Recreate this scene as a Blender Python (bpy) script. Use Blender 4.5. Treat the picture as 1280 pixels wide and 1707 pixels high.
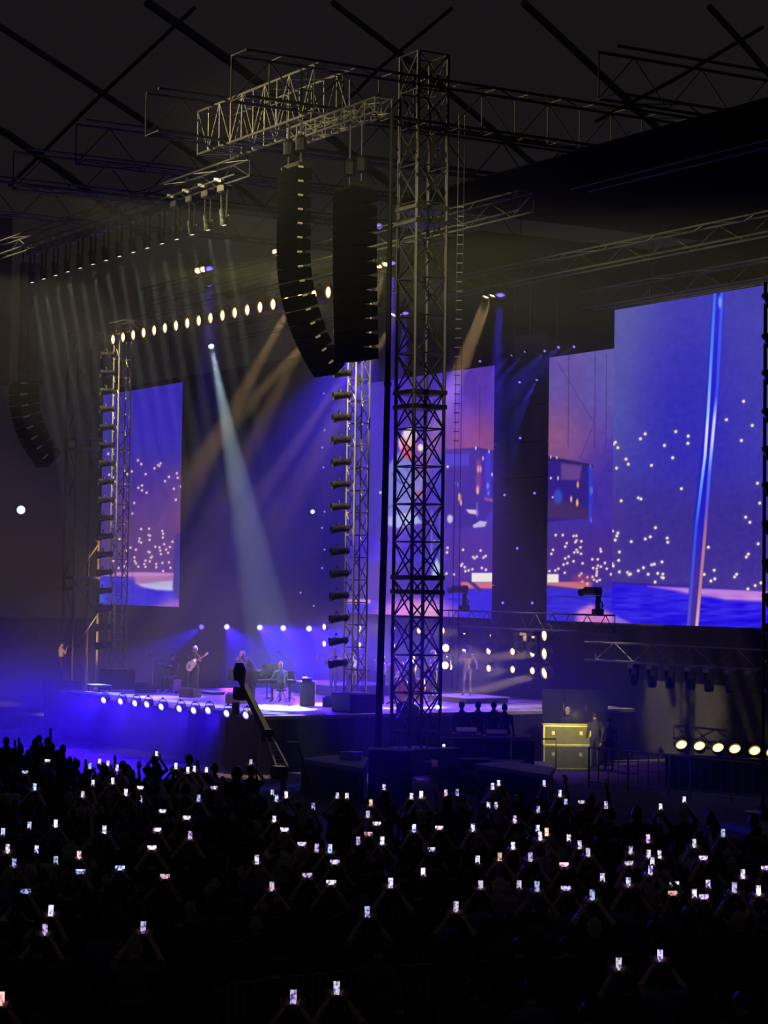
import bpy, bmesh, math, random
import numpy as np
from mathutils import Vector, Matrix, Quaternion, kdtree
R = math.radians
random.seed(7)
rng = np.random.default_rng(7)
scene = bpy.context.scene
for o in list(bpy.data.objects): bpy.data.objects.remove(o)
COL = scene.collection

# ------------------------------------------------------------------ camera
FPX = 77.0 / 36.0 * 1707.0                       # focal length in pixels of the 1280 x 1707 frame
CAM = Vector((69.6, -45.1, 5.7))
YAW, PITCH, ROLL = math.atan2(.859, .512), math.atan((975 - 853.5) / FPX), R(0.8)
f0 = Vector((-.859, .512, 0)).normalized(); r0 = Vector((f0.y, -f0.x, 0)); UP = Vector((0, 0, 1))
FWD = f0 * math.cos(PITCH) + UP * math.sin(PITCH)
u0 = UP * math.cos(PITCH) - f0 * math.sin(PITCH)
RT = r0 * math.cos(ROLL) + u0 * math.sin(ROLL)
CU = -r0 * math.sin(ROLL) + u0 * math.cos(ROLL)
cd = bpy.data.cameras.new('camera'); cam = bpy.data.objects.new('camera', cd); COL.objects.link(cam)
cd.sensor_fit = 'VERTICAL'; cd.sensor_height = 36.0; cd.lens = 77.0; cd.clip_end = 800; cd.clip_start = .5
M = Matrix((RT, CU, -FWD)).transposed().to_4x4(); M.translation = CAM; cam.matrix_world = M
scene.camera = cam

def ray(px, py): return FWD + RT * ((px - 640) / FPX) + CU * ((853.5 - py) / FPX)
def onY(px, py, Y): d = ray(px, py); return CAM + d * ((Y - CAM.y) / d.y)
def onX(px, py, X): d = ray(px, py); return CAM + d * ((X - CAM.x) / d.x)
def onZ(px, py, Z): d = ray(px, py); return CAM + d * ((Z - CAM.z) / d.z)
def dep(px, py, z): return CAM + ray(px, py) * z
def proj(p):
    v = Vector(p) - CAM; z = v.dot(FWD)
    return 640 + FPX * v.dot(RT) / z, 853.5 - FPX * v.dot(CU) / z

# ------------------------------------------------------------------ world, exposure
w = bpy.data.worlds.new('night'); scene.world = w; w.use_nodes = True
w.node_tree.nodes['Background'].inputs[0].default_value = (.030, .027, .030, 1)
w.node_tree.nodes['Background'].inputs[1].default_value = 1.0
vs = scene.view_settings
vs.view_transform = 'Standard'; vs.look = 'None'; vs.exposure = 0.0; vs.gamma = 1.0; vs.use_curve_mapping = False
cy = scene.cycles
cy.max_bounces = 6; cy.diffuse_bounces = 2; cy.glossy_bounces = 2; cy.transmission_bounces = 3; cy.volume_bounces = 0; cy.transparent_max_bounces = 6
cy.sample_clamp_indirect = 1.5; cy.use_denoising = True; cy.caustics_reflective = False; cy.caustics_refractive = False

HAZE = 0.007; KB = 5.0
def spot_light(name, loc, target, col, watts, deg, blend=.35, radius=.08, parent=None):
    l = bpy.data.lights.new(name, 'SPOT'); l.color = col; l.energy = watts; l.spot_size = R(deg); l.spot_blend = blend; l.shadow_soft_size = radius
    o = bpy.data.objects.new(name, l); COL.objects.link(o)
    q = (Vector(target) - Vector(loc)).to_track_quat('-Z', 'Y')
    m = Matrix.Translation(loc) @ q.to_matrix().to_4x4()
    if parent is not None:
        o.parent = parent
        o.matrix_basis = parent_world(parent).inverted() @ m
    else: o.matrix_world = m
    return o
def parent_world(p):
    m = p.matrix_basis.copy()
    while p.parent: p = p.parent; m = p.matrix_basis @ m
    return m

ZS = 1.7                                          # stage deck height
AMBER, WARM, BLUE, COLD = (1, .62, .25), (1, .78, .45), (.08, .05, 1), (.62, .85, 1)
# unseen spots added as a front-of-house rig and stage wash, warm on the towers and the roof, blue and rose on the deck
spot_light('front_spot', (-6, -46, 26), (10, -14, 19.6), (1, .85, .45), 62000, 16, .7, .3)
for z_, w_ in ((13, 210000), (9.4, 160000), (5.6, 30000)):
    spot_light('front_spot', (8.4, -42, 40), (9.7, -10.7, z_), (1, .85, .42), w_, 5.0, .6, .3)
    spot_light('front_spot', (-9.6, -42, 40), (-8.5, -10.7, z_ + 1), (1, .85, .42), w_, 5.6, .6, .3)
spot_light('side_spot', (48, -42, 24), (13.5, -12.5, 15.5), (1, .85, .42), 46000, 12, .7, .3)  # added to brighten the rigging links and the upper tower, no fixture
spot_light('deck_spot', (2, -38, 20), (2.8, -11.5, ZS), (.95, .5, 1), 34000, 17, .7, .3)
spot_light('deck_spot', (4, -7, 14.5), (2.5, -9.5, ZS), (.05, .01, 1), 34000, 78, .8, .3)
spot_light('deck_spot', (5, -4, 13.5), (8, -6, ZS), (.30, .10, 1), 14000, 62, .8, .3)
spot_light('edge_fill', (-3.5, -15, 1.75), (-11, -21, .7), (.02, .0, 1), 4500, 75, .9, .2)  # this and the next: added blue fill before the stage front, no fixture
spot_light('edge_fill', (2, -15, 1.75), (-2, -24, .6), (.02, .0, 1), 6000, 90, .9, .2)
spot_light('side_spot', dep(-110, 388, 90), dep(330, 424, 80), (1, .95, .2), 52000, 11, .9, .3)   # yellow wash from the far side, outside the frame

# ------------------------------------------------------------------ materials
MATS = {}
def mat(name, col, rough=.6, metal=0., var=.25, scale=6., bump=0., spec=.5):
    if name in MATS: return MATS[name]
    m = bpy.data.materials.new(name); m.use_nodes = True; nt = m.node_tree; b = nt.nodes['Principled BSDF']
    b.inputs['Roughness'].default_value = rough; b.inputs['Metallic'].default_value = metal; b.inputs['Specular IOR Level'].default_value = spec
    tc = nt.nodes.new('ShaderNodeTexCoord'); n = nt.nodes.new('ShaderNodeTexNoise'); n.inputs['Scale'].default_value = scale; n.inputs['Detail'].default_value = 3
    nt.links.new(tc.outputs['Object'], n.inputs['Vector'])
    r = nt.nodes.new('ShaderNodeValToRGB'); r.color_ramp.elements[0].position = .3; r.color_ramp.elements[1].position = .7
    r.color_ramp.elements[0].color = (*[c * (1 - var) for c in col], 1); r.color_ramp.elements[1].color = (*[min(1, c * (1 + var)) for c in col], 1)
    nt.links.new(n.outputs['Fac'], r.inputs['Fac']); nt.links.new(r.outputs['Color'], b.inputs['Base Color'])
    if bump:
        bp = nt.nodes.new('ShaderNodeBump'); bp.inputs['Strength'].default_value = bump
        nt.links.new(n.outputs['Fac'], bp.inputs['Height']); nt.links.new(bp.outputs['Normal'], b.inputs['Normal'])
    MATS[name] = m; return m
def lens_mat(name, core, rim, sc, sr, sample='NONE'):
    """lamp lens: bright filament core fading to the reflector's rim (object-space radius, lens radius 1)"""
    if name in MATS: return MATS[name]
    m = bpy.data.materials.new(name); m.use_nodes = True; nt = m.node_tree; nt.nodes.clear()
    out = nt.nodes.new('ShaderNodeOutputMaterial'); e = nt.nodes.new('ShaderNodeEmission')
    at = nt.nodes.new('ShaderNodeAttribute'); at.attribute_name = 'radial'
    r = nt.nodes.new('ShaderNodeValToRGB'); r.color_ramp.elements[0].position = .45; r.color_ramp.elements[1].position = .95
    r.color_ramp.elements[0].color = (*core, 1); r.color_ramp.elements[1].color = (*rim, 1)
    mp = nt.nodes.new('ShaderNodeMapRange'); mp.inputs['From Min'].default_value = .45; mp.inputs['From Max'].default_value = .95
    mp.inputs['To Min'].default_value = sc; mp.inputs['To Max'].default_value = sr
    nt.links.new(at.outputs['Fac'], r.inputs['Fac']); nt.links.new(at.outputs['Fac'], mp.inputs['Value'])
    nt.links.new(r.outputs['Color'], e.inputs['Color']); nt.links.new(mp.outputs['Result'], e.inputs['Strength'])
    nt.links.new(e.outputs['Emission'], out.inputs['Surface'])
    m.cycles.emission_sampling = sample; MATS[name] = m; return m

ALU = mat('scuffed_aluminium', (.62, .58, .48), .42, .2, .2, 9, .1)
DARKALU = mat('black_coated_steel', (.030, .030, .032), .5, .3, .3, 9)
GREYSTEEL = mat('grey_galvanised_steel', (.16, .16, .16), .45, .6, .25, 8)
BLACK = mat('black_painted_metal', (.012, .012, .013), .5, .1, .3, 12)
RUBBER = mat('black_rubber', (.008, .008, .008), .8, 0, .2, 12)
CLOTH = mat('black_stage_cloth', (.008, .008, .009), .95, 0, .3, 2, .2)
DECK = mat('grey_deck_panel', (.30, .28, .30), .55, 0, .2, 1.2, .05)
FLOORM = mat('dark_turf_cover', (.05, .05, .055), .9, 0, .35, .8, .15)
WHITEP = mat('white_laminate', (.6, .6, .62), .5, 0, .1, 5)
LENS_W = lens_mat('warm_lit_lens', (1, .80, .42), (1, .42, .07), 5, 1.3)
LENS_C = lens_mat('cold_lit_lens', (.85, .95, 1), (.5, .7, 1), 5, 1.5)
LENS_B = lens_mat('blue_lit_lens', (.35, .25, 1), (.05, .02, .9), 1.2, .7)
LENS_BW = lens_mat('blue_white_lit_lens', (.62, .58, 1), (.12, .06, 1), 4, .9)
LENS_D = lens_mat('dim_warm_lens', (1, .78, .5), (.5, .4, .25), 1.3, .15)
LENS_OFF = mat('unlit_lens_glass', (.02, .02, .025), .12, 0, .1, 4)

# ------------------------------------------------------------------ mesh helpers
class MB:
    def __init__(s): s.v = []; s.f = []
    def add(s, vs_, fs):
        n = len(s.v); s.v += [tuple(v) for v in vs_]; s.f += [tuple(i + n for i in f) for f in fs]; return s
    def box(s, c, d, rot=None):
        c = Vector(c); h = Vector(d) * .5; vv = []
        for x in (-1, 1):
            for y in (-1, 1):
                for z in (-1, 1):
                    p = Vector((x * h.x, y * h.y, z * h.z)); vv.append(c + (rot @ p if rot is not None else p))
        return s.add(vv, [(0, 1, 3, 2), (4, 6, 7, 5), (0, 4, 5, 1), (2, 3, 7, 6), (0, 2, 6, 4), (1, 5, 7, 3)])
    def bbox(s, c, d, b=.02):
        """box with chamfered edges"""
        bm = bmesh.new(); bmesh.ops.create_cube(bm, size=1)
        for v in bm.verts: v.co = Vector((v.co.x * d[0], v.co.y * d[1], v.co.z * d[2]))
        bmesh.ops.bevel(bm, geom=bm.edges[:], offset=min(b, min(d) * .3), segments=1, affect='EDGES')
        bm.verts.index_update(); vv = [v.co + Vector(c) for v in bm.verts]; ff = [[v.index for v in f.verts] for f in bm.faces]; bm.free()
        return s.add(vv, ff)
    def tube(s, a, b, ra, rb=None, n=6, cap=True):
        a = Vector(a); b = Vector(b); rb = ra if rb is None else rb
        q = (b - a).to_track_quat('Z', 'Y'); vv = []
        for p, r_ in ((a, ra), (b, rb)):
            for i in range(n):
                t = 2 * math.pi * i / n; vv.append(p + q @ Vector((math.cos(t) * r_, math.sin(t) * r_, 0)))
        ff = [(i, (i + 1) % n, n + (i + 1) % n, n + i) for i in range(n)]
        if cap: ff += [tuple(range(n - 1, -1, -1)), tuple(range(n, 2 * n))]
        return s.add(vv, ff)
    def path(s, pts, r, n=6):
        pts = [Vector(p) for p in pts]; vv = []; k = len(pts); rs = r if isinstance(r, (list, tuple)) else [r] * k
        for j, p in enumerate(pts):
            t = (pts[min(j + 1, k - 1)] - pts[max(j - 1, 0)]).normalized(); q = t.to_track_quat('Z', 'Y')
            for i in range(n):
                a = 2 * math.pi * i / n; vv.append(p + q @ Vector((math.cos(a) * rs[j], math.sin(a) * rs[j], 0)))
        ff = []
        for j in range(k - 1):
            for i in range(n): ff.append((j * n + i, j * n + (i + 1) % n, (j + 1) * n + (i + 1) % n, (j + 1) * n + i))
        ff += [tuple(range(n - 1, -1, -1)), tuple(range((k - 1) * n, k * n))]
        return s.add(vv, ff)
    def lathe(s, prof, c=(0, 0, 0), n=12, rot=None, sx=1, sy=1):
        """prof: [(r,z)...] around local Z"""
        c = Vector(c); vv = []
        for r_, z in prof:
            for i in range(n):
                a = 2 * math.pi * i / n; p = Vector((math.cos(a) * r_ * sx, math.sin(a) * r_ * sy, z)); vv.append(c + (rot @ p if rot is not None else p))
        ff = []
        for j in range(len(prof) - 1):
            for i in range(n): ff.append((j * n + i, j * n + (i + 1) % n, (j + 1) * n + (i + 1) % n, (j + 1) * n + i))
        ff += [tuple(range(n - 1, -1, -1)), tuple(range((len(prof) - 1) * n, len(prof) * n))]
        return s.add(vv, ff)
    def sphere(s, c, r, n=8, m=6, sc=(1, 1, 1)):
        prof = [(max(1e-3, math.sin(math.pi * j / m)) * r, -math.cos(math.pi * j / m) * r) for j in range(m + 1)]
        k = len(s.v); s.lathe(prof, (0, 0, 0), n)
        for i in range(k, len(s.v)):
            v = s.v[i]; s.v[i] = (v[0] * sc[0] + c[0], v[1] * sc[1] + c[1], v[2] * sc[2] + c[2])
        return s
    def prism(s, poly, z0, z1, axis='Z'):
        n = len(poly); vv = [(x, y, z0) for x, y in poly] + [(x, y, z1) for x, y in poly]
        if axis == 'X': vv = [(z, x, y) for x, y, z in vv]
        if axis == 'Y': vv = [(x, z, y) for x, y, z in vv]
        return s.add(vv, [tuple(range(n - 1, -1, -1)), tuple(range(n, 2 * n))] + [(i, (i + 1) % n, n + (i + 1) % n, n + i) for i in range(n)])
    def mesh(s, name, m=None, smooth=False):
        me = bpy.data.meshes.new(name); me.from_pydata(s.v, [], s.f)
        if m: me.materials.append(m)
        if smooth: me.polygons.foreach_set('use_smooth', [True] * len(me.polygons))
        me.update(); return me
def ob(name, me, parent=None, loc=(0, 0, 0)):
    o = bpy.data.objects.new(name, me); COL.objects.link(o); o.location = loc
    if parent is not None: o.parent = parent
    return o
def tag(o, label=None, cat=None, group=None, kind=None):
    if label: o['label'] = label
    if cat: o['category'] = cat
    if group: o['group'] = group
    if kind: o['kind'] = kind
    return o
def thing(name, label, cat, loc=(0, 0, 0), rotz=0., group=None, quat=None):
    o = bpy.data.objects.new(name, None); COL.objects.link(o); o.location = loc; o.empty_display_size = .2
    if quat is not None: o.rotation_mode = 'QUATERNION'; o.rotation_quaternion = quat
    else: o.rotation_euler = (0, 0, rotz)
    return tag(o, label, cat, group)
def part(name, mb, m, parent, smooth=False): return ob(name, mb.mesh(name, m, smooth), parent)
def copy_tree(o, parent=None):
    c = o.copy(); COL.objects.link(c); c.parent = parent
    for ch in CHILDREN(o): copy_tree(ch, c)
    return c
def CHILDREN(o): return [x for x in o.children]
ORD = ['first', 'second', 'third', 'fourth', 'fifth', 'sixth', 'seventh', 'eighth', 'ninth', 'tenth', 'eleventh', 'twelfth', 'thirteenth', 'fourteenth', 'fifteenth', 'sixteenth', 'seventeenth', 'eighteenth', 'nineteenth', 'twentieth',
       'twenty-first', 'twenty-second', 'twenty-third', 'twenty-fourth', 'twenty-fifth']
def nth(i):
    if i < 25: return ORD[i]
    n = i + 1; return '%d%s' % (n, 'th' if 10 <= n % 100 <= 20 else {1: 'st', 2: 'nd', 3: 'rd'}.get(n % 10, 'th'))

UNIT = {}
def unit_tube(m, n=6):
    k = (m.name, n)
    if k not in UNIT: UNIT[k] = MB().tube((0, 0, -.5), (0, 0, .5), 1, 1, n).mesh('tube_member', m, False)
    return UNIT[k]
def member(name, a, b, r, m, parent, n=6):
    a = Vector(a); b = Vector(b); o = bpy.data.objects.new(name, unit_tube(m, n)); COL.objects.link(o); o.parent = parent
    o.rotation_mode = 'QUATERNION'; o.location = (a + b) * .5; o.rotation_quaternion = (b - a).to_track_quat('Z', 'Y'); o.scale = (r, r, (b - a).length)
    return o
def truss(name, label, cat, A, B, wd, ht, bay, m, rc=.035, rw=.018, faces='tbsf', group=None, xbrace=False, up=(0, 0, 1), mweb=None, joints=()):
    """box truss from A to B (centre line); local z runs along it. Every chord and every web member is a part of its own."""
    A = Vector(A); B = Vector(B); L = (B - A).length; z = (B - A).normalized(); x = Vector(up).cross(z)
    if x.length < 1e-3: x = Vector((1, 0, 0))
    x.normalize(); y = z.cross(x)
    q = Matrix((x, y, z)).transposed().to_quaternion()
    t = thing(name, label, cat, A, group=group, quat=q); mweb = mweb or m
    c = [(-wd / 2, -ht / 2), (wd / 2, -ht / 2), (wd / 2, ht / 2), (-wd / 2, ht / 2)]
    for (cx, cy_) in c: member('chord', (cx, cy_, 0), (cx, cy_, L), rc, m, t)
    n = max(1, round(L / bay)); s = L / n
    pairs = {'f': (0, 1), 's': (1, 2), 'b': (2, 3), 't': (3, 0)}
    for k in range(n + 1):
        for fc in faces:
            i, j = pairs[fc]; a = c[i]; b = c[j]
            if xbrace or k in (0, n) or len(faces) > 2: member('strut', (*a, k * s), (*b, k * s), rw, mweb, t)
            if k < n:
                if k % 2: a, b = b, a
                member('diagonal', (*a, k * s), (*b, (k + 1) * s), rw, mweb, t)
                if xbrace: member('diagonal', (*b, k * s), (*a, (k + 1) * s), rw, mweb, t)
    for zj in joints:
        for dz in (-.22, .22):
            part('joint_plate', MB().bbox((0, 0, zj + dz), (wd + .16, ht + .16, .14)), mweb, t)
    return t
# ------------------------------------------------------------------ the hall: floor, domed membrane roof, rear wall
fl = tag(part('floor', MB().add([(-130, -170, 0), (130, -170, 0), (130, 80, 0), (-130, 80, 0)], [(0, 1, 2, 3)]), FLOORM, None), 'dark covered arena floor under the crowd', 'floor', kind='structure')
DC = Vector((0, -50, -130)); DR = 186.0
def onDome(px, py):
    d = ray(px, py).normalized(); o = CAM - DC; b = o.dot(d); return CAM + d * (-b + math.sqrt(b * b - o.length_squared + DR * DR))
m_ = bpy.data.materials.new('dome_membrane'); m_.use_nodes = True; nt = m_.node_tree; nt.nodes.clear()
out = nt.nodes.new('ShaderNodeOutputMaterial'); mx = nt.nodes.new('ShaderNodeMixShader'); tr = nt.nodes.new('ShaderNodeBsdfTranslucent'); df = nt.nodes.new('ShaderNodeBsdfDiffuse')
nz = nt.nodes.new('ShaderNodeTexNoise'); nz.inputs['Scale'].default_value = .05; rp = nt.nodes.new('ShaderNodeValToRGB'); tc = nt.nodes.new('ShaderNodeTexCoord')
nt.links.new(tc.outputs['Object'], nz.inputs['Vector']); nt.links.new(nz.outputs['Fac'], rp.inputs['Fac'])
rp.color_ramp.elements[0].color = (.40, .38, .38, 1); rp.color_ramp.elements[1].color = (.52, .49, .50, 1)
nt.links.new(rp.outputs['Color'], tr.inputs['Color']); df.inputs['Color'].default_value = (.25, .25, .25, 1); mx.inputs[0].default_value = .4
nt.links.new(tr.outputs[0], mx.inputs[1]); nt.links.new(df.outputs[0], mx.inputs[2]); nt.links.new(mx.outputs[0], out.inputs['Surface'])
mb = MB(); NA, NR = 64, 24; zlow = 2.5; th_max = math.acos((zlow - DC.z) / DR)
for j in range(NR + 1):
    th = th_max * j / NR
    for i in range(NA):
        a = 2 * math.pi * i / NA; mb.v.append(tuple(DC + Vector((math.sin(th) * math.cos(a), math.sin(th) * math.sin(a), math.cos(th))) * DR))
for j in range(NR):
    for i in range(NA): mb.f.append((j * NA + i, (j + 1) * NA + i, (j + 1) * NA + (i + 1) % NA, j * NA + (i + 1) % NA))
dome = tag(ob('ceiling', mb.mesh('ceiling', m_, True)), 'grey domed membrane roof crossed by dark cables', 'roof', kind='structure')
CABLE = mat('dark_roof_cable', (.2, .19, .19), .9)
for pts, r_ in (([(-60, -20), (150, 117), (340, 245), (480, 350)], .55), ([(250, -20), (400, 88), (520, 180), (660, 290)], .75), ([(560, -20), (700, 88), (800, 170), (900, 255)], .5), ([(880, -20), (960, 55), (1060, 150), (1150, 235)], .6),
                ([(1190, -15), (1240, 40), (1300, 110)], .5), ([(-80, 150), (20, 205), (120, 275), (240, 370)], .7), ([(330, -10), (160, 150), (20, 290)], .35), ([(760, -10), (640, 90), (540, 190)], .3), ([(1280, 20), (1130, 110), (1000, 180)], .3)):
    P = []
    for (a, b) in zip(pts[:-1], pts[1:]):
        for k in range(6): P.append(onDome(a[0] + (b[0] - a[0]) * k / 6, a[1] + (b[1] - a[1]) * k / 6))
    P.append(onDome(*pts[-1])); P = [p + (DC - p).normalized() * 1.0 for p in P]
    part('cable', MB().path(P, r_ * .36, 6), CABLE, dome)
RW = math.sin(th_max) * DR + .5; mb = MB(); n = 72
for i in range(n):
    a = 2 * math.pi * i / n; mb.v += [(math.cos(a) * RW, DC.y + math.sin(a) * RW, 0), (math.cos(a) * RW, DC.y + math.sin(a) * RW, 2.8)]
for i in range(n): j = (i + 1) % n; mb.f.append((2 * i, 2 * j, 2 * j + 1, 2 * i + 1))
wall = tag(ob('wall_back', mb.mesh('wall_back', mat('dark_stand_wall', (.035, .025, .03), .9, 0, .4, .06))), 'dark curved hall wall behind the stage', 'wall', kind='structure')
def onWall(px, py):
    d = ray(px, py); o = CAM - Vector((0, DC.y, 0)); a = d.x ** 2 + d.y ** 2; b = o.x * d.x + o.y * d.y; c = o.x ** 2 + o.y ** 2 - (RW - .4) ** 2
    return CAM + d * ((-b + math.sqrt(b * b - a * c)) / a)

# ------------------------------------------------------------------ lamps
def radial_disc(name, r, m, n=16, bulge=.25):
    """domed lens looking along -Z, with a point attribute 'radial' (0 centre, 1 rim)"""
    vv = [(0, 0, -r * bulge)]; rad = [0.]; ff = []
    for k, t in ((1, .35), (2, .7), (3, 1.)):
        for i in range(n):
            a = 2 * math.pi * i / n; vv.append((math.cos(a) * r * t, math.sin(a) * r * t, -r * bulge * (1 - t * t))); rad.append(t)
    for i in range(n): ff.append((0, 1 + (i + 1) % n, 1 + i))
    for k in range(2):
        for i in range(n): a = 1 + k * n + i; b = 1 + k * n + (i + 1) % n; ff.append((a, b, b + n, a + n))
    me = bpy.data.meshes.new(name); me.from_pydata(vv, [], ff); me.materials.append(m)
    me.attributes.new('radial', 'FLOAT', 'POINT').data.foreach_set('value', rad); return me
CACHE = {}
def lamp(name, label, loc, target, r, lens, length=None, group=None, hang='up', spot=None, body=BLACK, cat='stage light', box=False):
    """can with reflector lip, lens, U-yoke and clamp; spot = (colour, watts, degrees, blend) puts its own light inside the mouth"""
    loc = Vector(loc); d = (Vector(target) - loc).normalized(); length = length or r * 2.2
    t = thing(name, label, cat, loc, group=group, quat=d.to_track_quat('-Z', 'Y'))
    k = ('h', round(r, 3), round(length, 3), body.name, box)
    if k not in CACHE:
        if box:
            mbx = MB().bbox((0, 0, length * .5), (r * 2.3, r * 2.0, length * .9), .03).bbox((0, 0, .02), (r * 2.5, r * 2.2, .06), .02)
        else:
            mbx = MB().lathe([(r * .45, length), (r * .8, length * .86), (r * .95, length * .3), (r * 1.04, .06), (r * 1.12, .05), (r * 1.12, -.05), (r * 1.02, -.05), (r * .98, .02), (.01, .03)], n=14)
        CACHE[k] = mbx.mesh('housing', body)
    ob('housing', CACHE[k], t)
    k2 = ('l', round(r, 3), lens.name)
    if k2 not in CACHE:
        if 'radial' in [a for a in ('radial',)] and lens is not LENS_OFF: CACHE[k2] = radial_disc('lens', r * .97, lens)
        else: CACHE[k2] = radial_disc('lens', r * .97, lens)
    ob('lens', CACHE[k2], t)
    k3 = ('y', round(r, 3), round(length, 3))
    if k3 not in CACHE:
        a = r * 1.25; z = length * .45
        CACHE[k3] = MB().path([(-a, 0, z), (-a, r * .9, z), (-a * .7, r * 1.55, z), (a * .7, r * 1.55, z), (a, r * .9, z), (a, 0, z)], r * .1, 5).mesh('yoke', DARKALU)
        CACHE[k3 + ('c',)] = MB().box((0, r * 1.75, z), (r * .35, r * .45, r * .5)).mesh('clamp', GREYSTEEL)
    ob('yoke', CACHE[k3], t); ob('clamp', CACHE[k3 + ('c',)], t)
    if spot:
        col, watts, deg, blend = spot
        spot_light('lamp_light', loc + d * (r * .3 + .06), target, col, watts * KB, deg, blend, min(r * .7, .14), parent=t)
    return t

# ------------------------------------------------------------------ stage
SX0, SX1, SY0 = -5.0, 11.0, -14.3
st = thing('stage', 'raised stage with pale deck panels and black cloth skirt', 'stage', (0, 0, 0))
pw = 2.0
k0 = MB().bbox((0, 0, -.06), (pw - .02, pw - .02, .12), .012).mesh('deck_panel', DECK)
nx = int((SX1 - SX0) / pw); ny = 7
for i in range(nx):
    for j in range(ny): ob('deck_panel', k0, st, (SX0 + pw * (i + .5), SY0 + pw * (j + .5) - .0, ZS))
Y1 = SY0 + ny * pw
part('substructure', MB().box(((SX0 + SX1) / 2, (SY0 + Y1) / 2, (ZS - .14) / 2), (SX1 - SX0 - .5, Y1 - SY0 - .5, ZS - .14)), BLACK, st)
def pleats(name, A, B, z0, z1, m, parent, amp=.05, wl=.45):
    A = Vector(A); B = Vector(B); n = max(4, int((B - A).length / wl * 4)); nr = Vector((-(B - A).y, (B - A).x, 0)).normalized(); mbx = MB()
    for i in range(n + 1):
        p = A + (B - A) * (i / n) + nr * (amp * math.sin(i * math.pi / 2)); mbx.v += [(p.x, p.y, z0), (p.x, p.y, z1)]
    for i in range(n): mbx.f.append((2 * i, 2 * i + 2, 2 * i + 3, 2 * i + 1))
    o = part(name, mbx, m, parent); s_ = o.modifiers.new('thick', 'SOLIDIFY'); s_.thickness = .02; return o
pleats('skirt', (SX0, SY0 + .1, 0), (SX1, SY0 + .1, 0), .02, ZS - .13, CLOTH, st)
pleats('skirt', (SX1 - .1, SY0, 0), (SX1 - .1, Y1, 0), .02, ZS - .13, CLOTH, st)
drape = tag(part('wall_drape', MB().box((-8, 2.35, 8), (64, .1, 16.0)), mat('black_backdrop_cloth', (.032, .028, .034), .95, 0, .3, .5, .3), None), 'black backdrop cloth hanging behind the screens', 'backdrop', kind='structure')

# ------------------------------------------------------------------ LED screens (pictures the panels display, one lamp beam painted in)
def srgb(c): c = np.asarray(c, float) / 255.; return np.where(c <= .04045, c / 12.92, ((c + .055) / 1.055) ** 2.4)
def sm(a, b, x): t = np.clip((x - a) / (b - a), 0, 1); return t * t * (3 - 2 * t)
def lay(C, mask, col): C[:] = C * (1 - mask[:, None]) + np.asarray(col, float)[None, :] * mask[:, None]
def add(C, mask, col): C[:] = C + np.asarray(col, float)[None, :] * mask[:, None]
def ell(x, y, cx, cy_, rx, ry, soft=.15): return 1 - sm(1 - soft, 1 + soft, np.sqrt(((x - cx) / rx) ** 2 + ((y - cy_) / ry) ** 2))
def band(x, a, b, s=1.5): return sm(a - s, a + s, x) * (1 - sm(b - s, b + s, x))
def seg(x, y, p, q, w_, s=1.2):
    px, py = q[0] - p[0], q[1] - p[1]; L = px * px + py * py + 1e-9; t = np.clip(((x - p[0]) * px + (y - p[1]) * py) / L, 0, 1)
    return 1 - sm(w_ - s, w_ + s, np.hypot(x - p[0] - t * px, y - p[1] - t * py))
def poly(x, y, P, s=1.2):
    ins = np.zeros_like(x, bool); dmin = np.full_like(x, 1e9); n = len(P)
    for i in range(n):
        (x1, y1), (x2, y2) = P[i], P[(i + 1) % n]
        c = ((y1 > y) != (y2 > y)) & (x < (x2 - x1) * (y - y1) / (y2 - y1 + 1e-12) + x1); ins ^= c
        dmin = np.minimum(dmin, 1e9)
        px, py = x2 - x1, y2 - y1; L = px * px + py * py + 1e-9; t = np.clip(((x - x1) * px + (y - y1) * py) / L, 0, 1)
        dmin = np.minimum(dmin, np.hypot(x - x1 - t * px, y - y1 - t * py))
    sd = np.where(ins, dmin, -dmin); return sm(-s, s, sd)
def noise2(x, y, s, seed):
    g = np.random.default_rng(seed).random((64, 64)); u = (x / s) % 63; v = (y / s) % 63; i = u.astype(int); j = v.astype(int); a = u - i; b = v - j
    a = a * a * (3 - 2 * a); b = b * b * (3 - 2 * b)
    return (g[i, j] * (1 - a) + g[i + 1, j] * a) * (1 - b) + (g[i, j + 1] * (1 - a) + g[i + 1, j + 1] * a) * b - .5
def dots(C, x, y, L, r=2.6, core=(255, 238, 235), halo=(150, 110, 190)):
    for p in L:
        px, py = p[0], p[1]; rr = r * (p[2] if len(p) > 2 else 1.)
        d = np.hypot(x - px, y - py); k = d < 14
        if not k.any(): continue
        h = np.zeros_like(x); h[k] = np.exp(-(d[k] / (rr * 1.7)) ** 2) * .55; lay(C, h, halo); lay(C, 1 - sm(rr * .75, rr * 1.3, d), core)

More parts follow.
